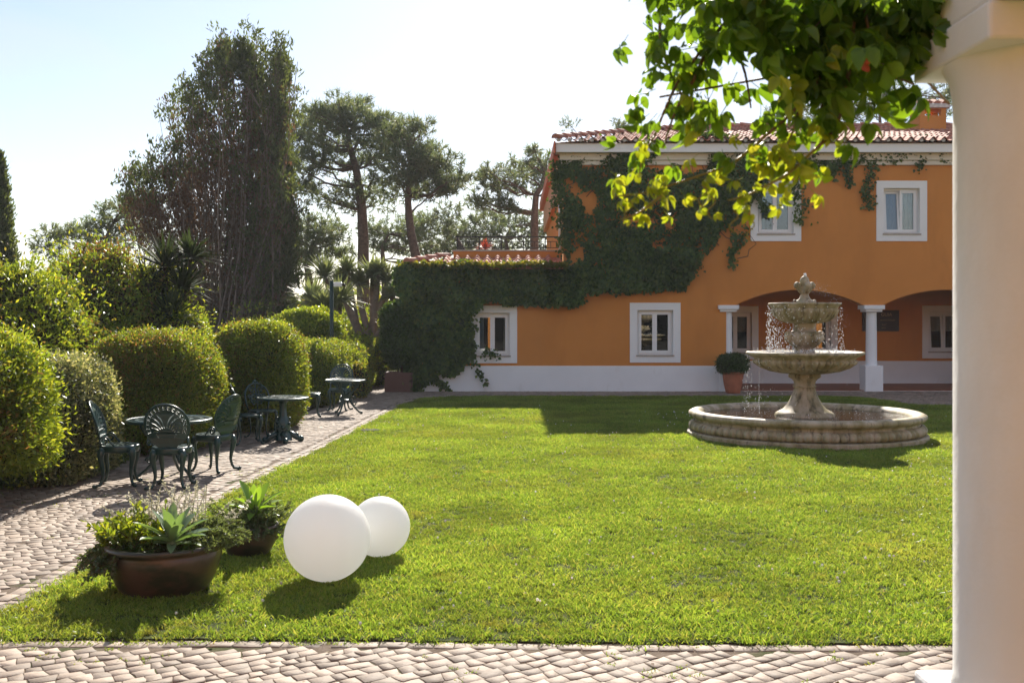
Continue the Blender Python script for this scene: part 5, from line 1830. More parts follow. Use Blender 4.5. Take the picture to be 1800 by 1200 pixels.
# low plants along the foot of the hedges
hedge('groundcover', 'dark low leafy plants at the foot of the near hedges beside the path', 'plant',
      [((-5.75, 10.4, 0.10), (0.42, 0.6, 0.28), 3800, 0.075, 0.035, 2.2, 0.15), ((-5.45, 11.6, 0.10), (0.36, 0.6, 0.24), 3400, 0.07, 0.034, 2.2, 0.15), ((-5.2, 12.8, 0.1), (0.36, 0.5, 0.26), 3200, 0.07, 0.032, 2.2, 0.15), ((-6.3, 9.4, 0.1), (0.5, 0.7, 0.3), 3200, 0.075, 0.035, 2.2, 0.15)], [(M['laurel'], 0.7), (hg, 0.3)], 15, core=False)
hedge('flowering_plant', 'small shrub with orange-yellow flowers in front of the dark hedge', 'plant',
      [((-3.62, 24.0, 0.42), (0.32, 0.3, 0.44), 3200, 0.06, 0.026, 2.2, 0.12)], [(hg, 0.62), (M['yellow'], 0.38)], 17)
# big shrubs behind
hedge('bush', 'big bright green shrub rising behind the near hedge at the left edge', 'bush',
      [((-7.0, 14.2, 1.3), (1.15, 1.1, 1.22), 30000, 0.075, 0.030, 2.0, 0.22, dict(depth=0.5, proud=0.25)), ((-8.2, 13.4, 1.3), (1.0, 1.0, 1.15), 15000, 0.08, 0.03, 2.3, 0.14, dict(depth=0.4, proud=0.15))], [(hb, 0.5), (hg, 0.4), (hd_, 0.1)], 19, twigs=40)
hedge('bush', 'broad sunlit yellow-green shrub to the left of the tall bare-stemmed tree', 'bush',
      [((-6.95, 17.6, 1.75), (1.25, 1.2, 1.46), 42000, 0.075, 0.030, 2.1, 0.20, dict(depth=0.5, proud=0.25)), ((-5.9, 17.2, 1.1), (0.9, 0.9, 1.1), 16000, 0.075, 0.03, 2.3, 0.12, dict(depth=0.4, proud=0.15)), ((-8.4, 17.0, 1.3), (0.9, 1.0, 1.2), 14000, 0.08, 0.03, 2.3, 0.14)], [(hb, 0.62), (hg, 0.2), (hd_, 0.18)], 21, twigs=90)
# clipped ball in the terracotta pot
P, D, N, L, W = blob_leaves((0, 0, 0.72), (0.385, 0.36, 0.27), 9000, 0.05, 0.016, 2.6, 23, 0.05, zmin=0.5)
leaf_obj('foliage', leaf_arrays(P, D, N, L, W), M['laurel'], tp)
blob_core((0, 0, 0.72), (0.385, 0.36, 0.27), 2.6, 23, 0.05, 0.8, 12).build('filler_core', M['bush_core'], tp, smooth=True)
# brown planter with laurel by the house corner
plx0, plx1 = at(676, 0, 26.1)[0], at(725, 0, 26.1)[0]
pt = thing('planter_box', 'square dark brown planter box with a tall laurel at the house corner', 'planter', ((plx0 + plx1) / 2, 26.45, 0.0))
hw = (plx1 - plx0) / 2
pb = MB()
pb.box(-hw, hw, -hw, -hw + 0.03, 0.0, 0.50)
pb.box(-hw, hw, hw - 0.03, hw, 0.0, 0.50)
pb.box(-hw, -hw + 0.03, -hw + 0.031, hw - 0.031, 0.0, 0.50)
pb.box(hw - 0.03, hw, -hw + 0.031, hw - 0.031, 0.0, 0.50)
pb.build('box', M['planter'], pt)
MB().box(-hw + 0.03, hw - 0.03, -hw + 0.03, hw - 0.03, 0.4, 0.44).build('soil', M['soil'], pt)
lr = thing('laurel', 'tall leafy laurel growing in the square brown planter box', 'shrub', ((plx0 + plx1) / 2, 26.45, 0.44))
P, D, N, L, W = blob_leaves((0, 0, 1.05), (0.52, 0.5, 0.85), 15000, 0.10, 0.042, 2.4, 29, 0.10, depth=0.4, zmin=0.15)
leaf_obj('foliage', leaf_arrays(P, D, N, L, W), M['laurel'], lr)
tm = MB()
for k in range(7):
    a = random.uniform(0, 6.28)
    tm.tube([(0.1 * math.cos(a), 0.1 * math.sin(a), -0.02), (0.16 * math.cos(a), 0.16 * math.sin(a), 0.6), (0.3 * math.cos(a), 0.3 * math.sin(a), 1.5)], [0.02, 0.016, 0.006], 6)
tm.build('stem', M['twig'], lr, smooth=True)

# ================================================================== IVY
IVY_TOP = [(985, 272), (1008, 262), (1060, 256), (1105, 262), (1150, 250), (1190, 236), (1240, 232), (1275, 240), (1305, 262), (1340, 268), (1345, 300), (1342, 330), (1325, 352), (1318, 385), (1296, 400), (1262, 402), (1250, 430), (1236, 452), (1222, 468), (1205, 500), (1180, 514), (1150, 510), (1125, 519), (1085, 512), (1040, 515), (1010, 500), (996, 470), (1000, 430), (993, 380), (1000, 340), (988, 310)]
IVY_LOW = [(690, 468), (705, 460), (760, 463), (830, 467), (900, 466), (1000, 468), (1040, 480), (1045, 500), (1018, 520), (1022, 533), (1000, 536), (985, 528), (955, 533), (915, 532), (880, 536), (848, 532), (826, 552), (832, 575), (826, 590), (834, 605), (824, 625), (812, 632), (812, 642), (800, 648), (780, 658), (772, 650), (757, 668), (748, 684), (736, 690), (722, 676), (714, 640), (710, 600), (706, 565), (714, 540), (706, 520), (692, 500)]
iv = thing('ivy', 'dark ivy covering the left end of the orange house up to the eaves', 'ivy', (0, YF, 0))
def poly_pts(poly, n):
    q = np.array(poly, float)
    lo, hi = q.min(0), q.max(0)
    out = np.zeros((0, 2))
    while len(out) < n:
        p = lo + RNG.random((n * 2, 2)) * (hi - lo)
        out = np.concatenate([out, p[inside(poly, p[:, 0], p[:, 1])]])
    return out[:n]
def ivy_leaves(pts, thick, size, gap=0.0, seed=1):
    """pts in photo pixels on the facade; thick: bulge off the wall in metres."""
    g2 = np.concatenate([pts / 22.0, np.zeros((len(pts), 1))], 1)
    pts = pts + np.stack([lumps(g2, 1.6, seed + 60), lumps(g2, 1.6, seed + 61)], 1) * 9 + RNG.normal(size=pts.shape) * 2.0
    x = (pts[:, 0] - 900) / PX
    z = H + (HY - pts[:, 1]) / PX
    n = len(pts)
    s = lumps(np.stack([x * 2.1, z * 2.1, z * 0], 1), 1.5, seed) * 0.45 + lumps(np.stack([x * 5, z * 5, z * 0], 1), 1.5, seed + 1) * 0.75
    keep = s > gap - 1.2
    keep &= (RNG.random(n) < np.clip((s - gap + 1.2) * 1.6, 0, 1))
    x, z, s = x[keep], z[keep], s[keep]
    n = len(x)
    th = thick * (0.35 + 0.75 * np.clip(s + 0.5, 0, 1.3)) if np.isscalar(thick) else thick[keep]
    y = YF - 0.03 - RNG.random(n) ** 0.6 * th
    P = np.stack([x, y, z], 1)
    N = unit(np.array([0, -1, 0.35]) + rdir(n) * 0.75)
    D = unit(np.array([0, -0.35, -0.75]) + rdir(n) * 0.75)
    return P, D, N, size * RNG.uniform(0.6, 1.25, n)
A = []
P, D, N, L = ivy_leaves(poly_pts(IVY_TOP, 27000), 0.20, 0.10, 0.60, 3)
A.append((P, D, N, L))
# thicker skirt of the upper growth
low_band = [(1010, 470), (1060, 440), (1120, 430), (1200, 440), (1230, 450), (1200, 500), (1150, 512), (1090, 512), (1040, 514)]
A.append(ivy_leaves(poly_pts(low_band, 4500), 0.28, 0.11, 0.2, 5))
A.append(ivy_leaves(poly_pts(IVY_LOW, 21000), 0.42, 0.11, -0.5, 7))
def strand(pts, n, sp, size=0.085):
    q = np.array(pts, float)
    seg = np.linalg.norm(np.diff(q, axis=0), axis=1)
    cum = np.concatenate([[0], np.cumsum(seg)])
    t = RNG.random(n) * cum[-1]
    i = np.clip(np.searchsorted(cum, t) - 1, 0, len(seg) - 1)
    f_ = ((t - cum[i]) / seg[i])[:, None]
    p = q[i] * (1 - f_) + q[i + 1] * f_ + RNG.normal(size=(n, 2)) * sp
    return ivy_leaves(p, 0.14, size, -3, 1)
strands = [([(1335, 268), (1400, 272), (1440, 268), (1475, 280), (1520, 272), (1560, 278), (1600, 265), (1625, 255), (1640, 272), (1668, 280)], 900, 6.5),
           ([(1345, 275), (1380, 290), (1440, 285), (1480, 280)], 700, 8), ([(1455, 275), (1462, 300), (1457, 312)], 120, 5), ([(1490, 285), (1493, 318)], 55, 3.5), ([(1534, 280), (1532, 310), (1524, 330), (1530, 362)], 150, 4), ([(1610, 262), (1618, 285), (1612, 300)], 90, 4),
           ([(1400, 312), (1402, 335), (1410, 350), (1402, 375), (1412, 382)], 130, 4.5), ([(1283, 400), (1290, 432), (1282, 440), (1290, 475)], 110, 4), ([(1302, 400), (1300, 418), (1288, 440)], 60, 3.5),
           ([(1335, 345), (1342, 372), (1352, 380)], 90, 5), ([(1495, 300), (1496, 322)], 25, 3), ([(826, 560), (828, 600), (832, 640), (846, 658), (858, 668)], 100, 3.5), ([(760, 660), (770, 676), (782, 684)], 90, 4), ([(1214, 470), (1226, 462)], 60, 5), ([(850, 615), (868, 622), (872, 628)], 40, 3),
           ([(990, 275), (987, 340), (996, 400), (1003, 440)], 900, 8), ([(1000, 268), (1060, 266), (1120, 268), (1180, 258), (1250, 250), (1310, 262)], 1500, 8)]
for pts, n, sp in strands: A.append(strand(pts, int(n * 1.5), sp, 0.095))
P, D, N, L = (np.concatenate([a[k] for a in A]) for k in range(4))
P = P - np.array([0, YF, 0])
# paler leaf colour where the ivy bulges forward, imitating highlights
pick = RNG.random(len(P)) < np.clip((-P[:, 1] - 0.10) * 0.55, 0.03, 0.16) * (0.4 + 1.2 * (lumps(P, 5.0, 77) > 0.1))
for s_, mt in ((~pick, 'ivy'), (pick, 'ivy_highlight')):
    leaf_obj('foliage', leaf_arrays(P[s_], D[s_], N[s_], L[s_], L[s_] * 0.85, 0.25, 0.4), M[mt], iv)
# overhang round the wing corner (left side and eave edge), with yellower tips on top, sunlight put into their colour
side_p = []
n = 11000
z = RNG.uniform(0.05, 3.35, n)
yy = YF - 0.3 + RNG.random(n) * 1.9
bulge = 0.20 + 0.42 * np.clip((z - 2.2) / 1.0, 0, 1) + 0.1 * lumps(np.stack([yy, z, z], 1), 2.5, 4)
x = XL - RNG.random(n) ** 0.7 * bulge
P = np.stack([x, yy - YF, z], 1)
D = unit(np.array([-0.5, -0.2, -0.6]) + rdir(n) * 0.8)
leaf_obj('foliage', leaf_arrays(P, D, unit(np.array([-1, -0.2, 0.4]) + rdir(n) * 0.7), 0.11 * RNG.uniform(0.6, 1.2, n), 0.09, 0.25, 0.4), M['ivy'], iv)
n = 1900
t = RNG.random(n)
x = -3.0 + t ** 0.9 * 4.4
yy = YF - 0.28 - RNG.random(n) * 0.34 + (x < -2.5) * RNG.random(n) * 1.4
z = 3.215 + RNG.normal(size=n) * 0.04 + 0.03 * lumps(np.stack([x * 3, yy, x * 0], 1), 2, 9)
P = np.stack([x, yy - YF, z], 1)
D = unit(np.array([0, -0.2, 0.5]) + rdir(n) * 0.9)
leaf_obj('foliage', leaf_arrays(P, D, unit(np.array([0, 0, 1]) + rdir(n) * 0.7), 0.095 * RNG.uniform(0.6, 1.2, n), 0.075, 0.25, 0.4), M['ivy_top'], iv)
# the mass on the roof edge at the eaves
vm = MB()
for k in range(46):
    x0 = random.uniform(fx(1000), fx(1300))
    z0 = random.uniform(3.4, 5.6)
    pts = [(x0, -0.02, z0)]
    for i in range(5): pts.append((pts[-1][0] + random.uniform(-.35, .35), -0.03, pts[-1][2] + random.uniform(0.05, 0.35)))
    vm.tube(pts, [0.012, 0.011, 0.01, 0.008, 0.006, 0.004], 5)
vm.build('stem', M['twig'], iv)

# ================================================================== TREES
def limb(mb, a, b, r0, r1, sag=0.0, wob=0.12, n=6):
    a, b = Vector(a), Vector(b)
    L = (b - a).length
    pts, rad = [], []
    for i in range(n):
        t = i / (n - 1)
        p = a.lerp(b, t) + Vector((random.uniform(-1, 1), random.uniform(-1, 1), random.uniform(-1, 1))) * wob * L * 0.25 * math.sin(math.pi * t) + Vector((0, 0, -sag * L * math.sin(math.pi * t)))
        pts.append(p)
        rad.append(r0 + (r1 - r0) * t)
    mb.tube(pts, rad, 6)
    return pts
def needle_pads(pads, per, tuft_n, NL, NW, up=0.5):
    """pads: (centre, (rx, ry, rz)); tufts fill each pad, denser on its upper shell; needles bristle from every tuft."""
    Ps, Ds = [], []
    for c, r in pads:
        n = per
        d = rdir(n)
        rad = RNG.random(n) ** 0.45
        q = np.array(c) + d * rad[:, None] * np.array(r)
        Ps.append(q)
        Ds.append(unit(d * 0.7 + np.array([0, 0, up]) + rdir(n) * 0.45))
    P, D = np.concatenate(Ps), np.concatenate(Ds)
    m = len(P)
    T = np.repeat(P, tuft_n, 0)
    DD = unit(np.repeat(D, tuft_n, 0) * 0.75 + rdir(m * tuft_n) * 0.95)
    T = T + np.repeat(D, tuft_n, 0) * (RNG.random((m * tuft_n, 1)) - 0.5) * NL * 0.9
    return needle_arrays(T, DD, NL * RNG.uniform(0.6, 1.15, m * tuft_n), NW)
def pine(lab, Y, trunk_px, pads_px, pad_r, r0, per=30, tuft_n=13, NL=0.30, NW=0.042, group='umbrella pines behind the house and garden', yjit=1.3, seed=1, limbs_per=1, bareness=0):
    """trunk_px: photo points up the trunk; pads_px: photo points of needle pads; built at depth Y with real spread in depth."""
    random.seed(seed)
    base = at(trunk_px[0][0], trunk_px[0][1], Y)
    gx = base[0]
    t = thing('pine_tree', lab, 'tree', (gx, Y, -0.05), group=group)
    o = Vector((gx, Y, -0.05))
    tp_ = [Vector((gx, Y, -0.1)) - o] + [Vector(at(px, py, Y)) - o for px, py in trunk_px]
    m = MB()
    m.tube([tuple(p) for p in tp_], [r0 * (1.15 - 0.85 * i / (len(tp_) - 1)) for i in range(len(tp_))], 9)
    pads = []
    for (px, py) in pads_px:
        yo = Y + random.uniform(-yjit, yjit)
        c = Vector(at(px, py, yo)) - o
        s = random.uniform(0.75, 1.25)
        pads.append((tuple(c), (pad_r * s * random.uniform(1.0, 1.5), pad_r * s * 1.1, pad_r * s * random.uniform(0.6, 0.9))))
        # limb from the trunk a little below the pad
        best = min(tp_[1:], key=lambda q: (q - c).length + max(0, q.z - c.z + 0.2) * 3)
        a = best
        pts = limb(m, a, c, r0 * 0.26, r0 * 0.07, sag=0.05, wob=0.35)
        for k in range(4):
            i = random.randint(2, 5)
            e = c + Vector((random.uniform(-1, 1) * 1.3, random.uniform(-1, 1), random.uniform(-.5, 1.0))) * pad_r
            limb(m, pts[i], e, r0 * 0.06, r0 * 0.025, 0, 0.3, 4)
    m.build('trunk', M['bark'], t, smooth=True)
    leaf_obj('crown', needle_pads(pads, per, tuft_n, NL, NW), M['pine'], t)
    return t
def z2(pts, ox=480, oy=140, k=540 / 1705): return [(ox + x * k, oy + y * k) for x, y in pts]
T2 = z2([(350, 130), (330, 185), (230, 175), (240, 240), (430, 150), (490, 140), (500, 200), (170, 230), (180, 290), (280, 300), (400, 250), (520, 280), (610, 220), (620, 290), (560, 350), (640, 400), (200, 360), (160, 420), (130, 480), (220, 470), (330, 380), (170, 590), (420, 640), (330, 680), (540, 600), (600, 540), (560, 690), (480, 690), (260, 650), (450, 450), (120, 430), (530, 440), (380, 330), (590, 460), (200, 560), (480, 590), (300, 240), (240, 210), (460, 210), (150, 330), (250, 420), (370, 190), (560, 240), (480, 330), (330, 450)])
pine('broad-crowned pine with the tallest trunk, right of the bare-stemmed tree', 44, z2([(500, 1050), (500, 880), (492, 720), (478, 600), (460, 490), (430, 390), (410, 290), (400, 210)]), T2, 0.62, 0.25, seed=2, per=38)
T3 = z2([(690, 280), (760, 265), (830, 260), (690, 340), (740, 330), (880, 380), (960, 450), (860, 470), (800, 430), (1030, 545), (900, 560), (950, 620), (820, 540), (740, 580), (680, 540), (700, 640), (980, 590), (870, 640), (690, 430), (760, 470), (640, 330), (1000, 560), (900, 500), (700, 480), (820, 600), (780, 390), (930, 520), (790, 520), (650, 250), (860, 420)])
pine('pine with a leaning trunk standing just behind the ivy corner of the wing', 42, z2([(800, 1010), (785, 950), (765, 850), (752, 740), (748, 650), (755, 560), (770, 470), (760, 380)]), T3, 0.58, 0.21, seed=3, per=38)
T4 = z2([(1450, 390), (1390, 450), (1480, 460), (1520, 450), (1200, 510), (1260, 530), (1320, 510), (1190, 580), (1130, 670), (1250, 640), (1330, 590), (1400, 550), (1200, 720), (1280, 690), (1510, 530), (1400, 620), (1320, 720), (1450, 500), (1180, 540), (1140, 690), (1380, 510), (1250, 590), (1560, 600)])
pine('sparse pine seen above the terrace railing against the tall block', 45, z2([(1450, 1000), (1450, 860), (1452, 740), (1460, 640), (1490, 590), (1510, 520), (1480, 450)]), T4, 0.46, 0.20, seed=4, per=26)
T4b = z2([(1060, 830), (1120, 800), (1200, 800), (1300, 790), (1400, 780), (1500, 770), (1560, 790), (1100, 880), (1250, 860), (1400, 870), (1550, 860), (1040, 900), (1180, 870), (1330, 850), (1480, 850), (1590, 750), (1260, 780), (1130, 930), (1300, 930), (1450, 930), (1560, 930), (1060, 950), (1220, 940)])
pine('low wide pine filling the gap just above the terrace railing', 52, z2([(1300, 1050), (1300, 960), (1290, 880), (1320, 820)]), T4b, 0.62, 0.17, seed=5, per=40)
T6 = z2([(780, 780), (850, 790), (930, 760), (985, 740), (960, 830), (880, 880), (800, 880), (740, 900), (900, 930), (1000, 900), (700, 950), (640, 820), (580, 860), (560, 920), (620, 930), (820, 830), (760, 830), (850, 950), (950, 960), (680, 860), (1010, 850), (540, 820)])
pine('shorter pine crowding in behind the leaning pine', 50, z2([(620, 1090), (610, 1000), (605, 930), (640, 860)]), T6, 0.60, 0.17, seed=6, per=40)
T7 = z2([(180, 900), (250, 850), (330, 830), (200, 970), (280, 930), (370, 870), (150, 830), (330, 960), (230, 1010), (160, 990), (300, 880), (390, 960), (120, 930), (260, 790), (90, 860), (200, 800)])
pine('low pine showing between the bare-stemmed tree and the tall pine trunk', 46, z2([(200, 1130), (190, 1030), (215, 930), (260, 860)]), T7, 0.50, 0.2, seed=7, per=34)
T8 = [(70, 430), (85, 408), (110, 412), (130, 405), (150, 398), (175, 395), (200, 385), (185, 370), (215, 365), (235, 375), (120, 425), (150, 420), (190, 410), (220, 400), (250, 395), (240, 420), (95, 440), (170, 430), (210, 430), (265, 410), (225, 350), (255, 360)]
pine('distant pine low on the left beyond the sunlit shrubs', 48, [(190, 560), (190, 470), (185, 420), (200, 390)], T8, 0.50, 0.17, seed=8, per=34)
T9 = [(1385, 180), (1420, 185), (1450, 180), (1480, 175), (1505, 185), (1520, 165), (1545, 170), (1560, 155), (1575, 170), (1600, 165), (1590, 185), (1535, 195), (1565, 200), (1500, 205), (1450, 205), (1400, 205), (1620, 180), (1655, 170), (1640, 200), (1668, 190), (1610, 205), (1575, 190), (1660, 150), (1680, 165), (1700, 155), (1420, 215), (1360, 200)]
pine('pine whose crown shows over the ridge beside the chimney', 50, [(1548, 500), (1549, 300), (1548, 230), (1545, 180)], T9, 0.55, 0.17, seed=9, per=30)
# more pines behind, to either side of the frame too
for k, (px, Y, lab) in enumerate(((-180, 50, 'pine beyond the left edge of the garden'), (1100, 70, 'pine hidden behind the tiled roof'), (1900, 55, 'pine beyond the right end of the roof'))):
    T = [(px + random.uniform(-110, 110), 300 + random.uniform(-90, 90)) for _ in range(26)]
    pine(lab, Y, [(px, 560), (px + 5, 420), (px, 330)], T, 0.6, 0.3, seed=20 + k, per=26)

# tall fan of bare stems with thin evergreen foliage
KT = 36.0 / 19.2
ct = Vector((-505 * 36.0 / F, 36.0, 0.0))
bt = thing('cypress_tree', 'tall fan-shaped evergreen with many bare upright stems behind the hedges', 'tree', tuple(ct))
random.seed(31)
tips = [(212, 305), (235, 292), (262, 330), (232, 345), (255, 262), (280, 240), (268, 285), (292, 165), (305, 205), (312, 135), (325, 150), (335, 132), (350, 118), (345, 165), (362, 105), (375, 75), (388, 55), (398, 65), (410, 52), (425, 60), (440, 45), (452, 70), (462, 80), (475, 62), (488, 68), (500, 66), (505, 100), (508, 130), (495, 160), (480, 190), (470, 140), (450, 130), (430, 120), (410, 120), (385, 130), (365, 170), (340, 210), (320, 240), (500, 220), (490, 255), (505, 280), (512, 320), (520, 360), (522, 410), (515, 450), (480, 300), (470, 340), (460, 250), (440, 200), (420, 180), (400, 200), (380, 240), (360, 260), (300, 270), (285, 300), (310, 310), (245, 310), (222, 318), (330, 290), (410, 260), (435, 280)]
sm_, crown_g, crown_d = MB(), [], []
def at_l(px, py, y): return Vector(at(px, py, y)) - ct
for i, (px, py) in enumerate(tips * 3):
    rep = i >= len(tips)
    yo = ct.y + random.uniform(-1.7, 1.7)
    jx, jy = (random.uniform(-16, 16), random.uniform(5, 50)) if rep else (0, 0)
    e = at_l(px + jx, py + jy, yo)
    b_ = Vector((random.gauss(0.0, 0.55) + (px - 395) * 0.003, random.gauss(0, 0.4), -0.05))
    mid = b_.lerp(e, 0.5) + Vector(((px - 395) * 0.0022, 0, 0.55)) + Vector((random.gauss(0, .16), random.gauss(0, .16), 0))
    pts = []
    for k in range(9):
        t = k / 8
        pts.append((1 - t) ** 2 * b_ + 2 * t * (1 - t) * mid + t * t * e + Vector((random.gauss(0, .05), random.gauss(0, .05), 0)))
    r0 = random.uniform(0.02, 0.052)
    sm_.tube([tuple(p) for p in pts], [r0 * (1 - 0.8 * k / 8) for k in range(9)], 5, caps=False)
    # side shoots
    for k in range(7):
        j = random.randint(3, 7)
        q = pts[j] + Vector((random.gauss(0, .2), random.gauss(0, .2), random.uniform(0.3, 0.8)))
        sm_.tube([tuple(pts[j]), tuple((pts[j] + q) / 2 + Vector((random.gauss(0, .03), 0, 0))), tuple(q)], [0.016, 0.012, 0.006], 4, caps=False)
    green_side = px > 455
    top = py < 330
    for k in range(40 if not rep else 20):
        t = 0.16 + 0.84 * random.random() ** (0.62 if not green_side else 0.8)
        j = min(7, int(t * 8))
        p = pts[j].lerp(pts[j + 1], t * 8 - j) if j < 8 else pts[8]
        sp = KT * (0.08 + 0.12 * (1 - t))
        c = p + Vector((random.gauss(0, sp), random.gauss(0, sp), random.gauss(0, .10)))
        d = Vector((random.gauss(0, .3), random.gauss(0, .3), 1))
        (crown_g if (t > 0.86 or (green_side and random.random() < 0.7)) and random.random() < (0.86 if px > 330 else 0.6) else crown_d).append((c, d, 1 if t > 0.6 else 0.75))
def sprays(lst, n, L, W):
    P = np.array([tuple(c) for c, d, s in lst]); D = np.array([tuple(d) for c, d, s in lst]); S = np.array([s for c, d, s in lst])
    P = np.repeat(P, n, 0); D = unit(np.repeat(D, n, 0)); S = np.repeat(S, n)
    P = P + RNG.normal(size=P.shape) * 0.10
    return leaf_arrays(P, unit(D * 0.8 + rdir(len(P)) * 0.6), rdir(len(P)), L * S * RNG.uniform(0.6, 1.2, len(P)), W * RNG.uniform(0.7, 1.2, len(P)), 0.2)
sm_.build('trunk', M['dead_stem'], bt)
leaf_obj('crown', sprays(crown_g, 18, 0.20, 0.062), M['cypress'], bt)
leaf_obj('crown', sprays(crown_d, 11, 0.16, 0.048), M['cypress_dry'], bt)
# dense column of the right-hand side
col_pads = [(at_l(px, py, ct.y + random.uniform(-.5, .3)), (w_ * KT, 0.6, hh * KT)) for px, py, w_, hh in ((498, 290, 0.18, 0.5), (500, 340, 0.22, 0.5), (502, 390, 0.25, 0.5), (500, 440, 0.27, 0.5), (500, 490, 0.28, 0.45), (498, 540, 0.26, 0.45), (470, 360, 0.3, 0.5), (465, 430, 0.3, 0.5), (455, 500, 0.3, 0.5), (480, 250, 0.2, 0.5), (492, 200, 0.16, 0.45), (497, 130, 0.14, 0.45), (430, 110, 0.2, 0.4), (395, 110, 0.16, 0.35), (450, 160, 0.22, 0.5))]
P, D = [], []
for c, r in col_pads:
    n = 1500
    d = rdir(n)
    P.append(np.array(c) + d * (RNG.random((n, 1)) ** 0.5) * np.array(r)); D.append(unit(d * 0.5 + np.array([0, 0, 0.9]) + rdir(n) * 0.5))
P, D = np.concatenate(P), np.concatenate(D)
leaf_obj('crown', leaf_arrays(P, D, rdir(len(P)), 0.19 * RNG.uniform(0.6, 1.2, len(P)), 0.06, 0.2), M['cypress'], bt)

# narrow cypress at the left edge
cy = thing('cypress_tree', 'narrow dark cypress cut by the left edge of the picture', 'tree', (at(-6, 0, 30)[0], 30, 0))
P, D = [], []
for k in range(150):
    t = (k + 0.5) / 150
    z = 0.3 + t * 6.4
    rr_ = 0.70 * (1 - t) ** 0.55 * (0.9 + 0.25 * random.random())
    n = 150
    a = RNG.uniform(0, 6.283, n)
    q = np.stack([np.cos(a), np.sin(a), np.zeros(n)], 1)
    lump = 1 + 0.22 * np.sin(3 * a + k * 0.4) * RNG.random(n)
    P.append(q * (rr_ * lump * RNG.uniform(0.6, 1.05, n))[:, None] + np.array([0, 0, z]) + RNG.normal(size=(n, 3)) * 0.05)
    D.append(unit(q * 0.5 + np.array([0, 0, 1.0]) + rdir(n) * 0.4))
P, D = np.concatenate(P), np.concatenate(D)
leaf_obj('crown', leaf_arrays(P, D, rdir(len(P)), 0.16 * RNG.uniform(0.6, 1.2, len(P)), 0.05, 0.2), M['cypress'], cy)
MB().tube([(0, 0, -0.05), (0, 0, 3), (0, 0, 6.0)], [0.14, 0.1, 0.03], 8).build('trunk', M['bark'], cy, smooth=True)

# dragon trees / yuccas
def rosette_arrays(c, n, L, W, down=-0.5, axis=(0, 0, 1)):
    d = rdir(n * 2)
    d = d[d[:, 2] > down][:n]
    d = unit(d + np.array(axis) * 0.25)
    m = len(d)
    LL = L * RNG.uniform(0.75, 1.1, m)
    S = unit(np.cross(d, np.array([0, 0, 1.0]) + rdir(m) * 0.15))
    c = np.array(c)
    p0 = c + d * 0.05
    p1 = c + d * LL[:, None] * 0.55
    p2 = c + d * LL[:, None] - np.array([0, 0, 1]) * (LL * RNG.uniform(0.02, 0.22, m))[:, None]
    w = W * 0.5
    V = np.stack([p0 - S * w * .8, p0 + S * w * .8, p1 + S * w, p1 - S * w, p2], 1).reshape(-1, 3)
    b_ = (np.arange(m) * 5)[:, None]
    T = np.concatenate([b_ + [0, 1, 2], b_ + [0, 2, 3], b_ + [3, 2, 4]])
    return V, T
def yucca(name, lab, Y, base_px, heads, L, W, n, mat, bark, r0=0.16, forks=None):
    bx_ = at(base_px, 0, Y)[0]
    t = thing(name, lab, 'tree', (bx_, Y, 0))
    o = Vector((bx_, Y, 0))
    m = MB()
    A_ = []
    for i, hd in enumerate(heads):
        px, py, sc = hd[:3]
        yo = Y + (hd[3] if len(hd) > 3 else random.uniform(-.5, .5))
        c = Vector(at(px, py, yo)) - o
        f_ = Vector(forks[i % len(forks)]) if forks else Vector((0, 0, 0.2))
        k = c - Vector((c.x * 0.12, 0, L * 0.5))
        m.tube([(f_.x * 0.3, f_.y * 0.3, -0.05), tuple(f_), tuple(f_.lerp(k, 0.5) + Vector((random.gauss(0, .06), 0, -0.12))), tuple(k), tuple(c)], [r0 * 1.3, r0, r0 * 0.8, r0 * 0.62, r0 * 0.4], 9)
        A_.append(rosette_arrays(tuple(c), n, L * sc, W))
    m.build('trunk', bark, t, smooth=True)
    leaf_obj('crown', join_arrays(A_), mat, t)
    return t
random.seed(41)
fk = [(-0.25, 0, 0.65), (0.15, 0.1, 0.8), (0.35, -0.1, 0.6), (0.0, 0.1, 0.9)]
yucca('dragon_tree', 'many-headed dragon tree with thick grey-brown forking trunks beside the ivy corner', 29.5, 645,
      [(570, 486, 1.0), (655, 488, 1.0), (630, 500, 0.9), (610, 478, 0.8), (680, 495, 0.85), (665, 478, 0.7), (598, 500, 0.9), (690, 520, 0.7)], 0.80, 0.055, 210, M['yucca'], M['dragon_bark'], 0.135, fk)
yucca('yucca', 'pair of grey-green spiky yucca heads left of the camera pole', 26.5, 580,
      [(548, 530, 1.0), (598, 530, 1.0), (572, 545, 0.9)], 0.80, 0.05, 280, M['yucca'], M['dragon_bark'], 0.12, [(-0.2, 0, 0.6), (0.2, 0, 0.6)])
yucca('yucca', 'dark spiky yucca in the shade left of the fan of bare stems', 17.2, 300,
      [(290, 470, 1.0), (262, 520, 1.0), (320, 510, 0.95), (300, 560, 0.9), (335, 455, 0.8)], 0.78, 0.045, 120, M['yucca_dark'], M['twig'], 0.07, [(-0.2, 0, 0.7), (0.2, 0, 0.7)])
# red spiky plant on the terrace
rp_ = thing('terrace_plant', 'red spiky plant on the terrace behind the railing', 'plant', (at(853, 0, 28.4)[0], 28.4, 3.365))
leaf_obj('foliage', rosette_arrays((0, 0, 0.42), 70, 0.38, 0.04, -0.05), M['red_leaf'], rp_)
MB().lathe([(0, 0), (0.14, 0), (0.19, 0.26), (0.2, 0.3), (0.17, 0.3), (0, 0.27)], 24).build('pot', M['terra_pot'], rp_, smooth=True)
MB().tube([(0, 0, 0.26), (0, 0, 0.45)], 0.03, 8).build('stem', M['twig'], rp_)

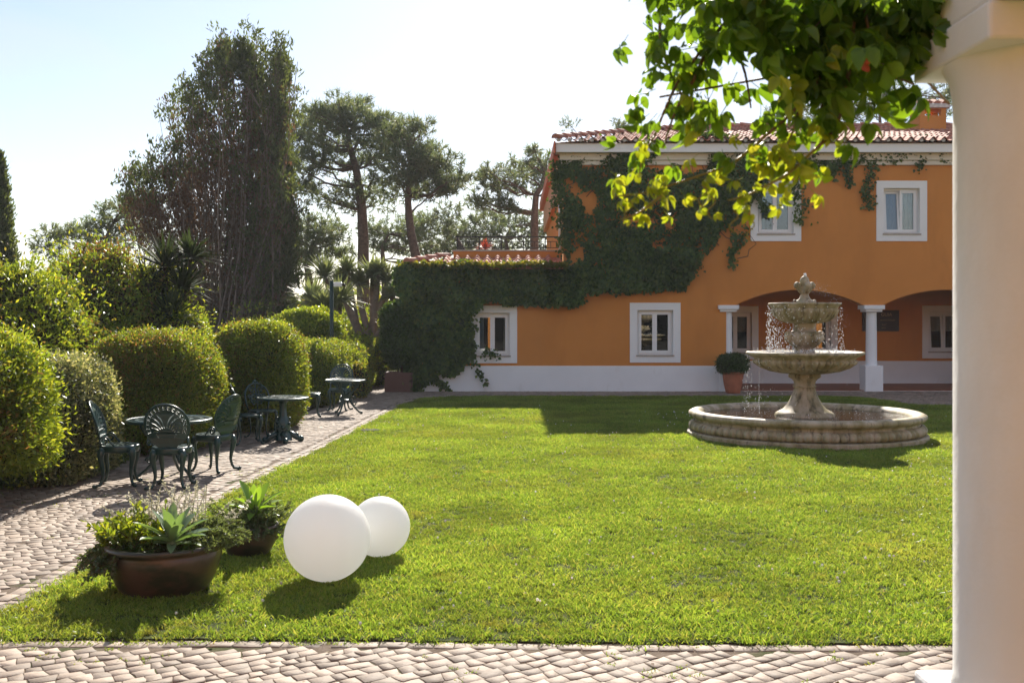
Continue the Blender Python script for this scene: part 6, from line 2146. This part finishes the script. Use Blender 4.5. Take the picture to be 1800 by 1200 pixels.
# camera on a green pole
gx, gy = at(583, 0, 23.2)[0], 23.2
cp_ = thing('camera_pole', 'slim green pole with a small white security camera among the yuccas', 'camera pole', (gx, gy, 0))
MB().tube([(0, 0, -0.05), (0, 0, 2.72)], 0.045, 12).build('pole', M['green_pole'], cp_, smooth=True)
hc = MB().box(0.05, 0.24, -0.055, 0.055, 2.585, 2.69).build('camera_head', M['white_pvc'], cp_, bevel=0.02)
MB().box(0.241, 0.31, -0.045, 0.045, 2.60, 2.665).build('lens_hood', M['black_plastic'], hc, bevel=0.008)
# far belt of trees and undergrowth closing the view
def belt():
    P, D = [], []
    for k in range(150):
        x = random.uniform(-48, 60)
        y = random.uniform(62, 78)
        hh = random.uniform(1.8, 4.2) if x < 0 else random.uniform(3, 6.5)
        n = 210
        d = rdir(n)
        P.append(np.array([x, y, hh * 0.5]) + d * RNG.random((n, 1)) ** 0.4 * np.array([2.4, 1.6, hh * 0.55])); D.append(unit(d + rdir(n) * 0.8))
    for k in range(16):
        x, y = random.uniform(-8.5, -2.9), random.uniform(33, 39)
        n = 420
        d = rdir(n)
        P.append(np.array([x, y, 1.2]) + d * RNG.random((n, 1)) ** 0.4 * np.array([1.1, 0.8, random.uniform(1.1, 1.7)])); D.append(unit(d + rdir(n) * 0.8))
    for k in range(46):        # closer scrub right behind the hedges
        x = random.uniform(-15, -3.2) if k < 34 else random.uniform(-5.2, -2.8)
        y = random.uniform(27, 38)
        n = 330
        d = rdir(n)
        P.append(np.array([x, y, 0.7]) + d * RNG.random((n, 1)) ** 0.4 * np.array([1.0, 0.8, random.uniform(0.7, 1.15)])); D.append(unit(d + rdir(n) * 0.8))
    P, D = np.concatenate(P), np.concatenate(D)
    ok = P[:, 2] > -0.05
    P, D = P[ok], D[ok]
    s = np.where(P[:, 1] > 50, 0.62, 0.16) * RNG.uniform(0.6, 1.2, len(P))
    return leaf_arrays(P, D, rdir(len(P)), s, s * 0.5)
tag(leaf_obj('undergrowth', belt(), M['hedge']), 'green undergrowth and far wood behind the garden', 'undergrowth', kind='stuff')

# ================================================================== PERGOLA COLUMN AND VINE
CYB, CYF = 2.50, 2.10
CXL = 703 / F * CYB
CX, CYC = CXL + 0.205, (CYB + CYF) / 2
pg = thing('pergola', 'cream plastered pergola column and beam close to the camera at the right edge', 'pergola', (CX, CYC, 0))
zcap = H + (HY - 148) * CYB / F
sr = 0.176
prof = [(sr, 0.955), (sr * 1.04, 0.96), (sr, 1.0), (sr, zcap - 0.10), (sr * 1.015, zcap - 0.065), (sr * 1.05, zcap - 0.03), (sr * 1.12, zcap - 0.006), (sr * 1.14, zcap + 0.001)]
colm = MB().lathe(prof, 64).build('column', M['cream'], pg, smooth=True)
hwid = 0.203
MB().box(-hwid, hwid, -0.2, 0.2, zcap, zcap + 0.082).build('capital', M['cream'], colm, bevel=0.008)
MB().box(-hwid + 0.008, hwid + 0.0, -0.42, 0.36, zcap + 0.0835, zcap + 0.18).build('corbel', M['cream'], pg, bevel=0.008)
MB().box(-hwid - 0.0, hwid + 0.02, -2.6, 0.50, zcap + 0.182, zcap + 0.40).build('beam', M['cream'], pg, bevel=0.01)
MB().box(-2.6, hwid - 0.02, 0.12, 0.30, zcap + 0.402, zcap + 0.56).build('beam', M['cream'], pg, bevel=0.01)
MB().box(-hwid - 0.0, hwid, -0.2, 0.2, -0.02, 0.954).build('pedestal', M['white_wall'], pg, bevel=0.012)

vn = thing('grape_vine', 'leafy creeper hanging from the pergola beam, yellow-green at its sunlit tips', 'vine', (CX, CYC, 2.9))
vo = Vector((CX, CYC, 2.9))
def leaflet(L, W, bend, fold, n=8):
    """Ovate pointed leaflet, finely toothed, folded along the midrib and drooping."""
    V, Fq = [], []
    for i in range(n):
        t = i / (n - 1)
        w = W * (math.sin(math.pi * min(1, t ** 0.80)) ** 0.70) * (1 - 0.12 * t) if 0 < i < n - 1 else 0.0
        w *= 1 + (0.045 if i % 2 else -0.045)
        z = -bend * L * t * t
        V += [(w / 2, L * t, z + fold * w), (0, L * (t - 0.02), z), (-w / 2, L * t, z + fold * w)]
    for i in range(n - 1):
        b_ = 3 * i
        Fq += [(b_, b_ + 3, b_ + 4, b_ + 1), (b_ + 1, b_ + 4, b_ + 5, b_ + 2)]
    return V, Fq
def creeper_leaf(seed, nl=5):
    g_ = random.Random(seed)
    m = MB()
    angs = {5: (0, 52, -52, 102, -102), 3: (0, 45, -45)}[nl]
    for a in angs:
        s = (1.0 if a == 0 else 0.9 if abs(a) < 60 else 0.68) * g_.uniform(0.9, 1.1)
        V, Fq = leaflet(0.072 * s, 0.045 * s, g_.uniform(0.15, 0.55), g_.uniform(0.12, 0.38))
        T = Matrix.Rotation(R(-a + g_.uniform(-8, 8)), 4, 'Z') @ Matrix.Translation((0, 0.008, 0)) @ Matrix.Rotation(R(-14 - abs(a) * 0.25 + g_.uniform(-28, 10)), 4, 'X') @ Matrix.Rotation(R(g_.uniform(-25, 25)), 4, 'Y')
        m.add([T @ Vector(v) for v in V], Fq)
    m.tube([(0, -0.055, 0.012), (0, -0.03, 0.006), (0, 0.008, 0)], 0.0014, 4, caps=False)
    me = m.mesh('leaf', True)
    return me
def variants(mat, k0, n, nl=5):
    out = []
    for k in range(n):
        me = creeper_leaf(k0 + k, nl)
        me.materials.append(mat)
        out.append(me)
    return out
LV, LY, LRd = variants(M['vine'], 100, 6), variants(M['vine_sunlit_young'], 200, 5), variants(M['vine_red'], 300, 1)
random.seed(77)
def put_leaf(p, young, sc, hang=0.8):
    lst = LY if young else LV
    # leaf blade points outwards and droops; face turned mostly up and to the sun
    d = Vector((random.gauss(0, 1), random.gauss(0, 0.7), -hang + random.gauss(0, .4))).normalized()
    up = Vector((random.gauss(0, .5), random.gauss(0.25, .5), 0.8)).normalized()
    x = d.cross(up).normalized()
    zc = x.cross(d).normalized()
    Rm = Matrix((x, d, zc)).transposed().to_4x4()
    placed.append((p.y, random.choice(lst), Matrix.Translation(p - vo) @ Rm @ Matrix.Translation((0, 0.055 * sc, 0)) @ Matrix.Scale(sc, 4)))
placed = []
def vine_stem(pts, y0, y1, step, sc0, sc1, young_from, r0=0.006, r1=0.002, thick=1, spread=0.03):
    """pts in photo pixels from the beam outwards, depth running y0..y1 metres."""
    q = np.array([pts[0]] + list(pts) + [pts[-1]], float)
    sm = []
    for i in range(1, len(q) - 2):
        for t in np.linspace(0, 1, 4, endpoint=False):
            sm.append(tuple(0.5 * (2 * q[i] + (q[i + 1] - q[i - 1]) * t + (2 * q[i - 1] - 5 * q[i] + 4 * q[i + 1] - q[i + 2]) * t * t + (3 * q[i] - q[i - 1] - 3 * q[i + 1] + q[i + 2]) * t ** 3)))
    pts = sm + [tuple(q[-1])]
    n = len(pts)
    st_, ys_ = MB(), MB()
    W3 = [Vector(at(px, py, y0 + (y1 - y0) * i / (n - 1))) for i, (px, py) in enumerate(pts)]
    seg = [(b_ - a).length for a, b_ in zip(W3[:-1], W3[1:])]
    tot = sum(seg)
    for k in range(n - 1):
        t0, t1 = sum(seg[:k]) / tot, sum(seg[:k + 1]) / tot
        tgt = ys_ if t0 >= young_from else st_
        tgt.tube([tuple(W3[k] - vo), tuple(W3[k + 1] - vo)], [r0 + (r1 - r0) * t0, r0 + (r1 - r0) * t1], 6)
    if st_.v: st_.build('stem', M['stem_green'], vn, smooth=True)
    if ys_.v: ys_.build('young_stem', M['young_stem'], vn, smooth=True)
    s = 0.0
    while s < tot:
        k, acc = 0, 0.0
        while k < n - 2 and acc + seg[k] < s:
            acc += seg[k]; k += 1
        p = W3[k].lerp(W3[k + 1], (s - acc) / seg[k])
        t = s / tot
        for j in range(thick):
            q = p + Vector((random.gauss(0, spread), random.gauss(0, spread * 1.4), random.gauss(0, spread)))
            put_leaf(q, t > young_from + random.uniform(-.28, .22), (sc0 + (sc1 - sc0) * t) * random.uniform(0.65, 1.05))
        s += 0.72 * step * random.uniform(0.75, 1.25)
Yv = 2.45
vine_stem([(1330, -60), (1290, 20), (1240, 80), (1195, 140), (1170, 190), (1150, 240), (1130, 275), (1122, 320)], 2.6, 2.4, 0.021, 0.92, 0.5, 0.74, thick=1, spread=0.045)
vine_stem([(1180, -60), (1165, 10), (1160, 60), (1175, 120), (1200, 170), (1215, 200)], 2.65, 2.5, 0.022, 0.85, 0.65, 1.2, thick=1, spread=0.035)
vine_stem([(1480, -40), (1470, 60), (1440, 140), (1400, 190), (1350, 235), (1290, 285), (1240, 305), (1195, 320), (1150, 335), (1115, 342), (1082, 345)], 2.5, 2.2, 0.024, 0.95, 0.36, 0.50, thick=1, spread=0.022)
vine_stem([(1162, 345), (1140, 362), (1115, 378), (1090, 386)], 2.22, 2.18, 0.034, 0.32, 0.22, 0.0, 0.004, 0.0015, spread=0.008)
vine_stem([(1500, 40), (1490, 140), (1470, 220), (1425, 270), (1385, 305), (1340, 330), (1305, 346), (1280, 352)], 2.45, 2.2, 0.025, 0.9, 0.32, 0.50, thick=1, spread=0.028)
vine_stem([(1440, 20), (1420, 120), (1405, 190), (1390, 240), (1365, 290)], 2.55, 2.3, 0.022, 0.95, 0.7, 0.65, thick=1, spread=0.05)
vine_stem([(1300, -40), (1290, 60), (1310, 130), (1320, 190)], 2.6, 2.5, 0.028, 0.9, 0.75, 1.5, thick=1, spread=0.05)
vine_stem([(1540, 10), (1510, 60), (1475, 110), (1450, 150)], 2.5, 2.45, 0.04, 1.0, 0.9, 1.5, thick=2, spread=0.05)
vine_stem([(1470, 100), (1450, 160), (1440, 215)], 2.5, 2.4, 0.022, 0.95, 0.75, 1.2, thick=1, spread=0.05)
vine_stem([(1250, 60), (1225, 130), (1190, 190), (1165, 260)], 2.55, 2.45, 0.026, 0.85, 0.6, 0.8, thick=1, spread=0.04)
vine_stem([(1600, 40), (1590, 90), (1575, 140)], 2.5, 2.45, 0.045, 0.95, 0.85, 0.9, thick=1, spread=0.03)
# the dense mass along the beam
poly = [(1235, -60), (1680, -60), (1660, 10), (1625, 50), (1570, 80), (1500, 100), (1440, 105), (1390, 85), (1330, 60), (1270, 45)]
for (px, py) in poly_pts(poly, 330):
    put_leaf(Vector(at(px, py, random.uniform(2.35, 2.75))), False, random.uniform(0.6, 0.95))
o = link('leaf', LRd[0], None, vn)
o['label'] = 'single red leaf'
o.matrix_basis = Matrix.Translation(Vector(at(1518, 105, 2.28)) - vo) @ Matrix.Rotation(R(-100), 4, 'X') @ Matrix.Scale(0.5, 4)
# the bright single leaf under the capital
for (px, py) in ((1560, 160), (1572, 150), (1550, 170)):
    put_leaf(Vector(at(px, py, 2.5)), False, 0.85)
for k in range(9):
    px, py = random.uniform(1380, 1600), random.uniform(-40, 40)
    a = Vector(at(px, py, random.uniform(2.4, 2.7)))
    MB().tube([tuple(a - vo), tuple(a + Vector((random.gauss(0, .1), random.gauss(0, .05), -0.12)) - vo), tuple(a + Vector((random.gauss(0, .16), random.gauss(0, .08), -0.22)) - vo)], [0.005, 0.004, 0.003], 5).build('twig', M['stem_green'], vn, smooth=True)
for k in range(9):      # curling tendrils
    px, py = random.choice(((1205, 330), (1235, 325), (1130, 350), (1250, 345), (1290, 370), (1320, 385), (1105, 350)))
    a = Vector(at(px, py, 2.22))
    MB().tube([tuple(a + Vector((0.010 * math.sin(q * 1.1) + random.gauss(0, .001), 0.006 * math.cos(q), -0.008 * q)) - vo) for q in range(7)], 0.0014, 4).build('tendril', M['young_stem'], vn)
placed.sort(key=lambda q: q[0])
for y_, me, mw in placed[:298]:
    o = link('leaf', me, None, vn)
    o.matrix_basis = mw
rest_v, rest_f, vb = [], [], 0
for y_, me, mw in placed[298:]:
    co = np.array([mw @ v.co for v in me.vertices])
    for p in me.polygons:
        ix = [i + vb for i in p.vertices]
        rest_f.append(ix if len(ix) == 4 else ix)
    rest_v.append(co); vb += len(co)
if rest_v:
    me = bpy.data.meshes.new('foliage')
    me.from_pydata(np.concatenate(rest_v).tolist(), [], rest_f)
    for p in me.polygons: p.use_smooth = True
    tag(link('foliage', me, M['vine'], vn), kind='stuff')
print('vine leaves', len(placed))
# wires that carry the vine from the beam
wr = MB()
wr.tube([(CX - 0.1, 2.62, 2.98), (0.1, 2.60, 2.96), (-0.6, 2.6, 2.98)], 0.003, 5)
wr.build('support_wire', M['iron'], pg).matrix_parent_inverse = Matrix.Translation((-CX, -CYC, 0))

# ================================================================== THIN SUMMER HAZE
hzm, hn, hl, ho = new_mat('thin_haze')
pv = hn.new('ShaderNodeVolumePrincipled')
pv.inputs['Color'].default_value = (0.93, 0.96, 1.0, 1)
pv.inputs['Density'].default_value = 0.00045
pv.inputs['Anisotropy'].default_value = 0.25
hl.new(pv.outputs['Volume'], ho.inputs['Volume'])
hz = MB().box(-430, 430, -75, 730, -1.1, 14.5).build('haze', hzm)
tag(hz, 'thin pale summer haze over the garden', 'haze', kind='stuff')
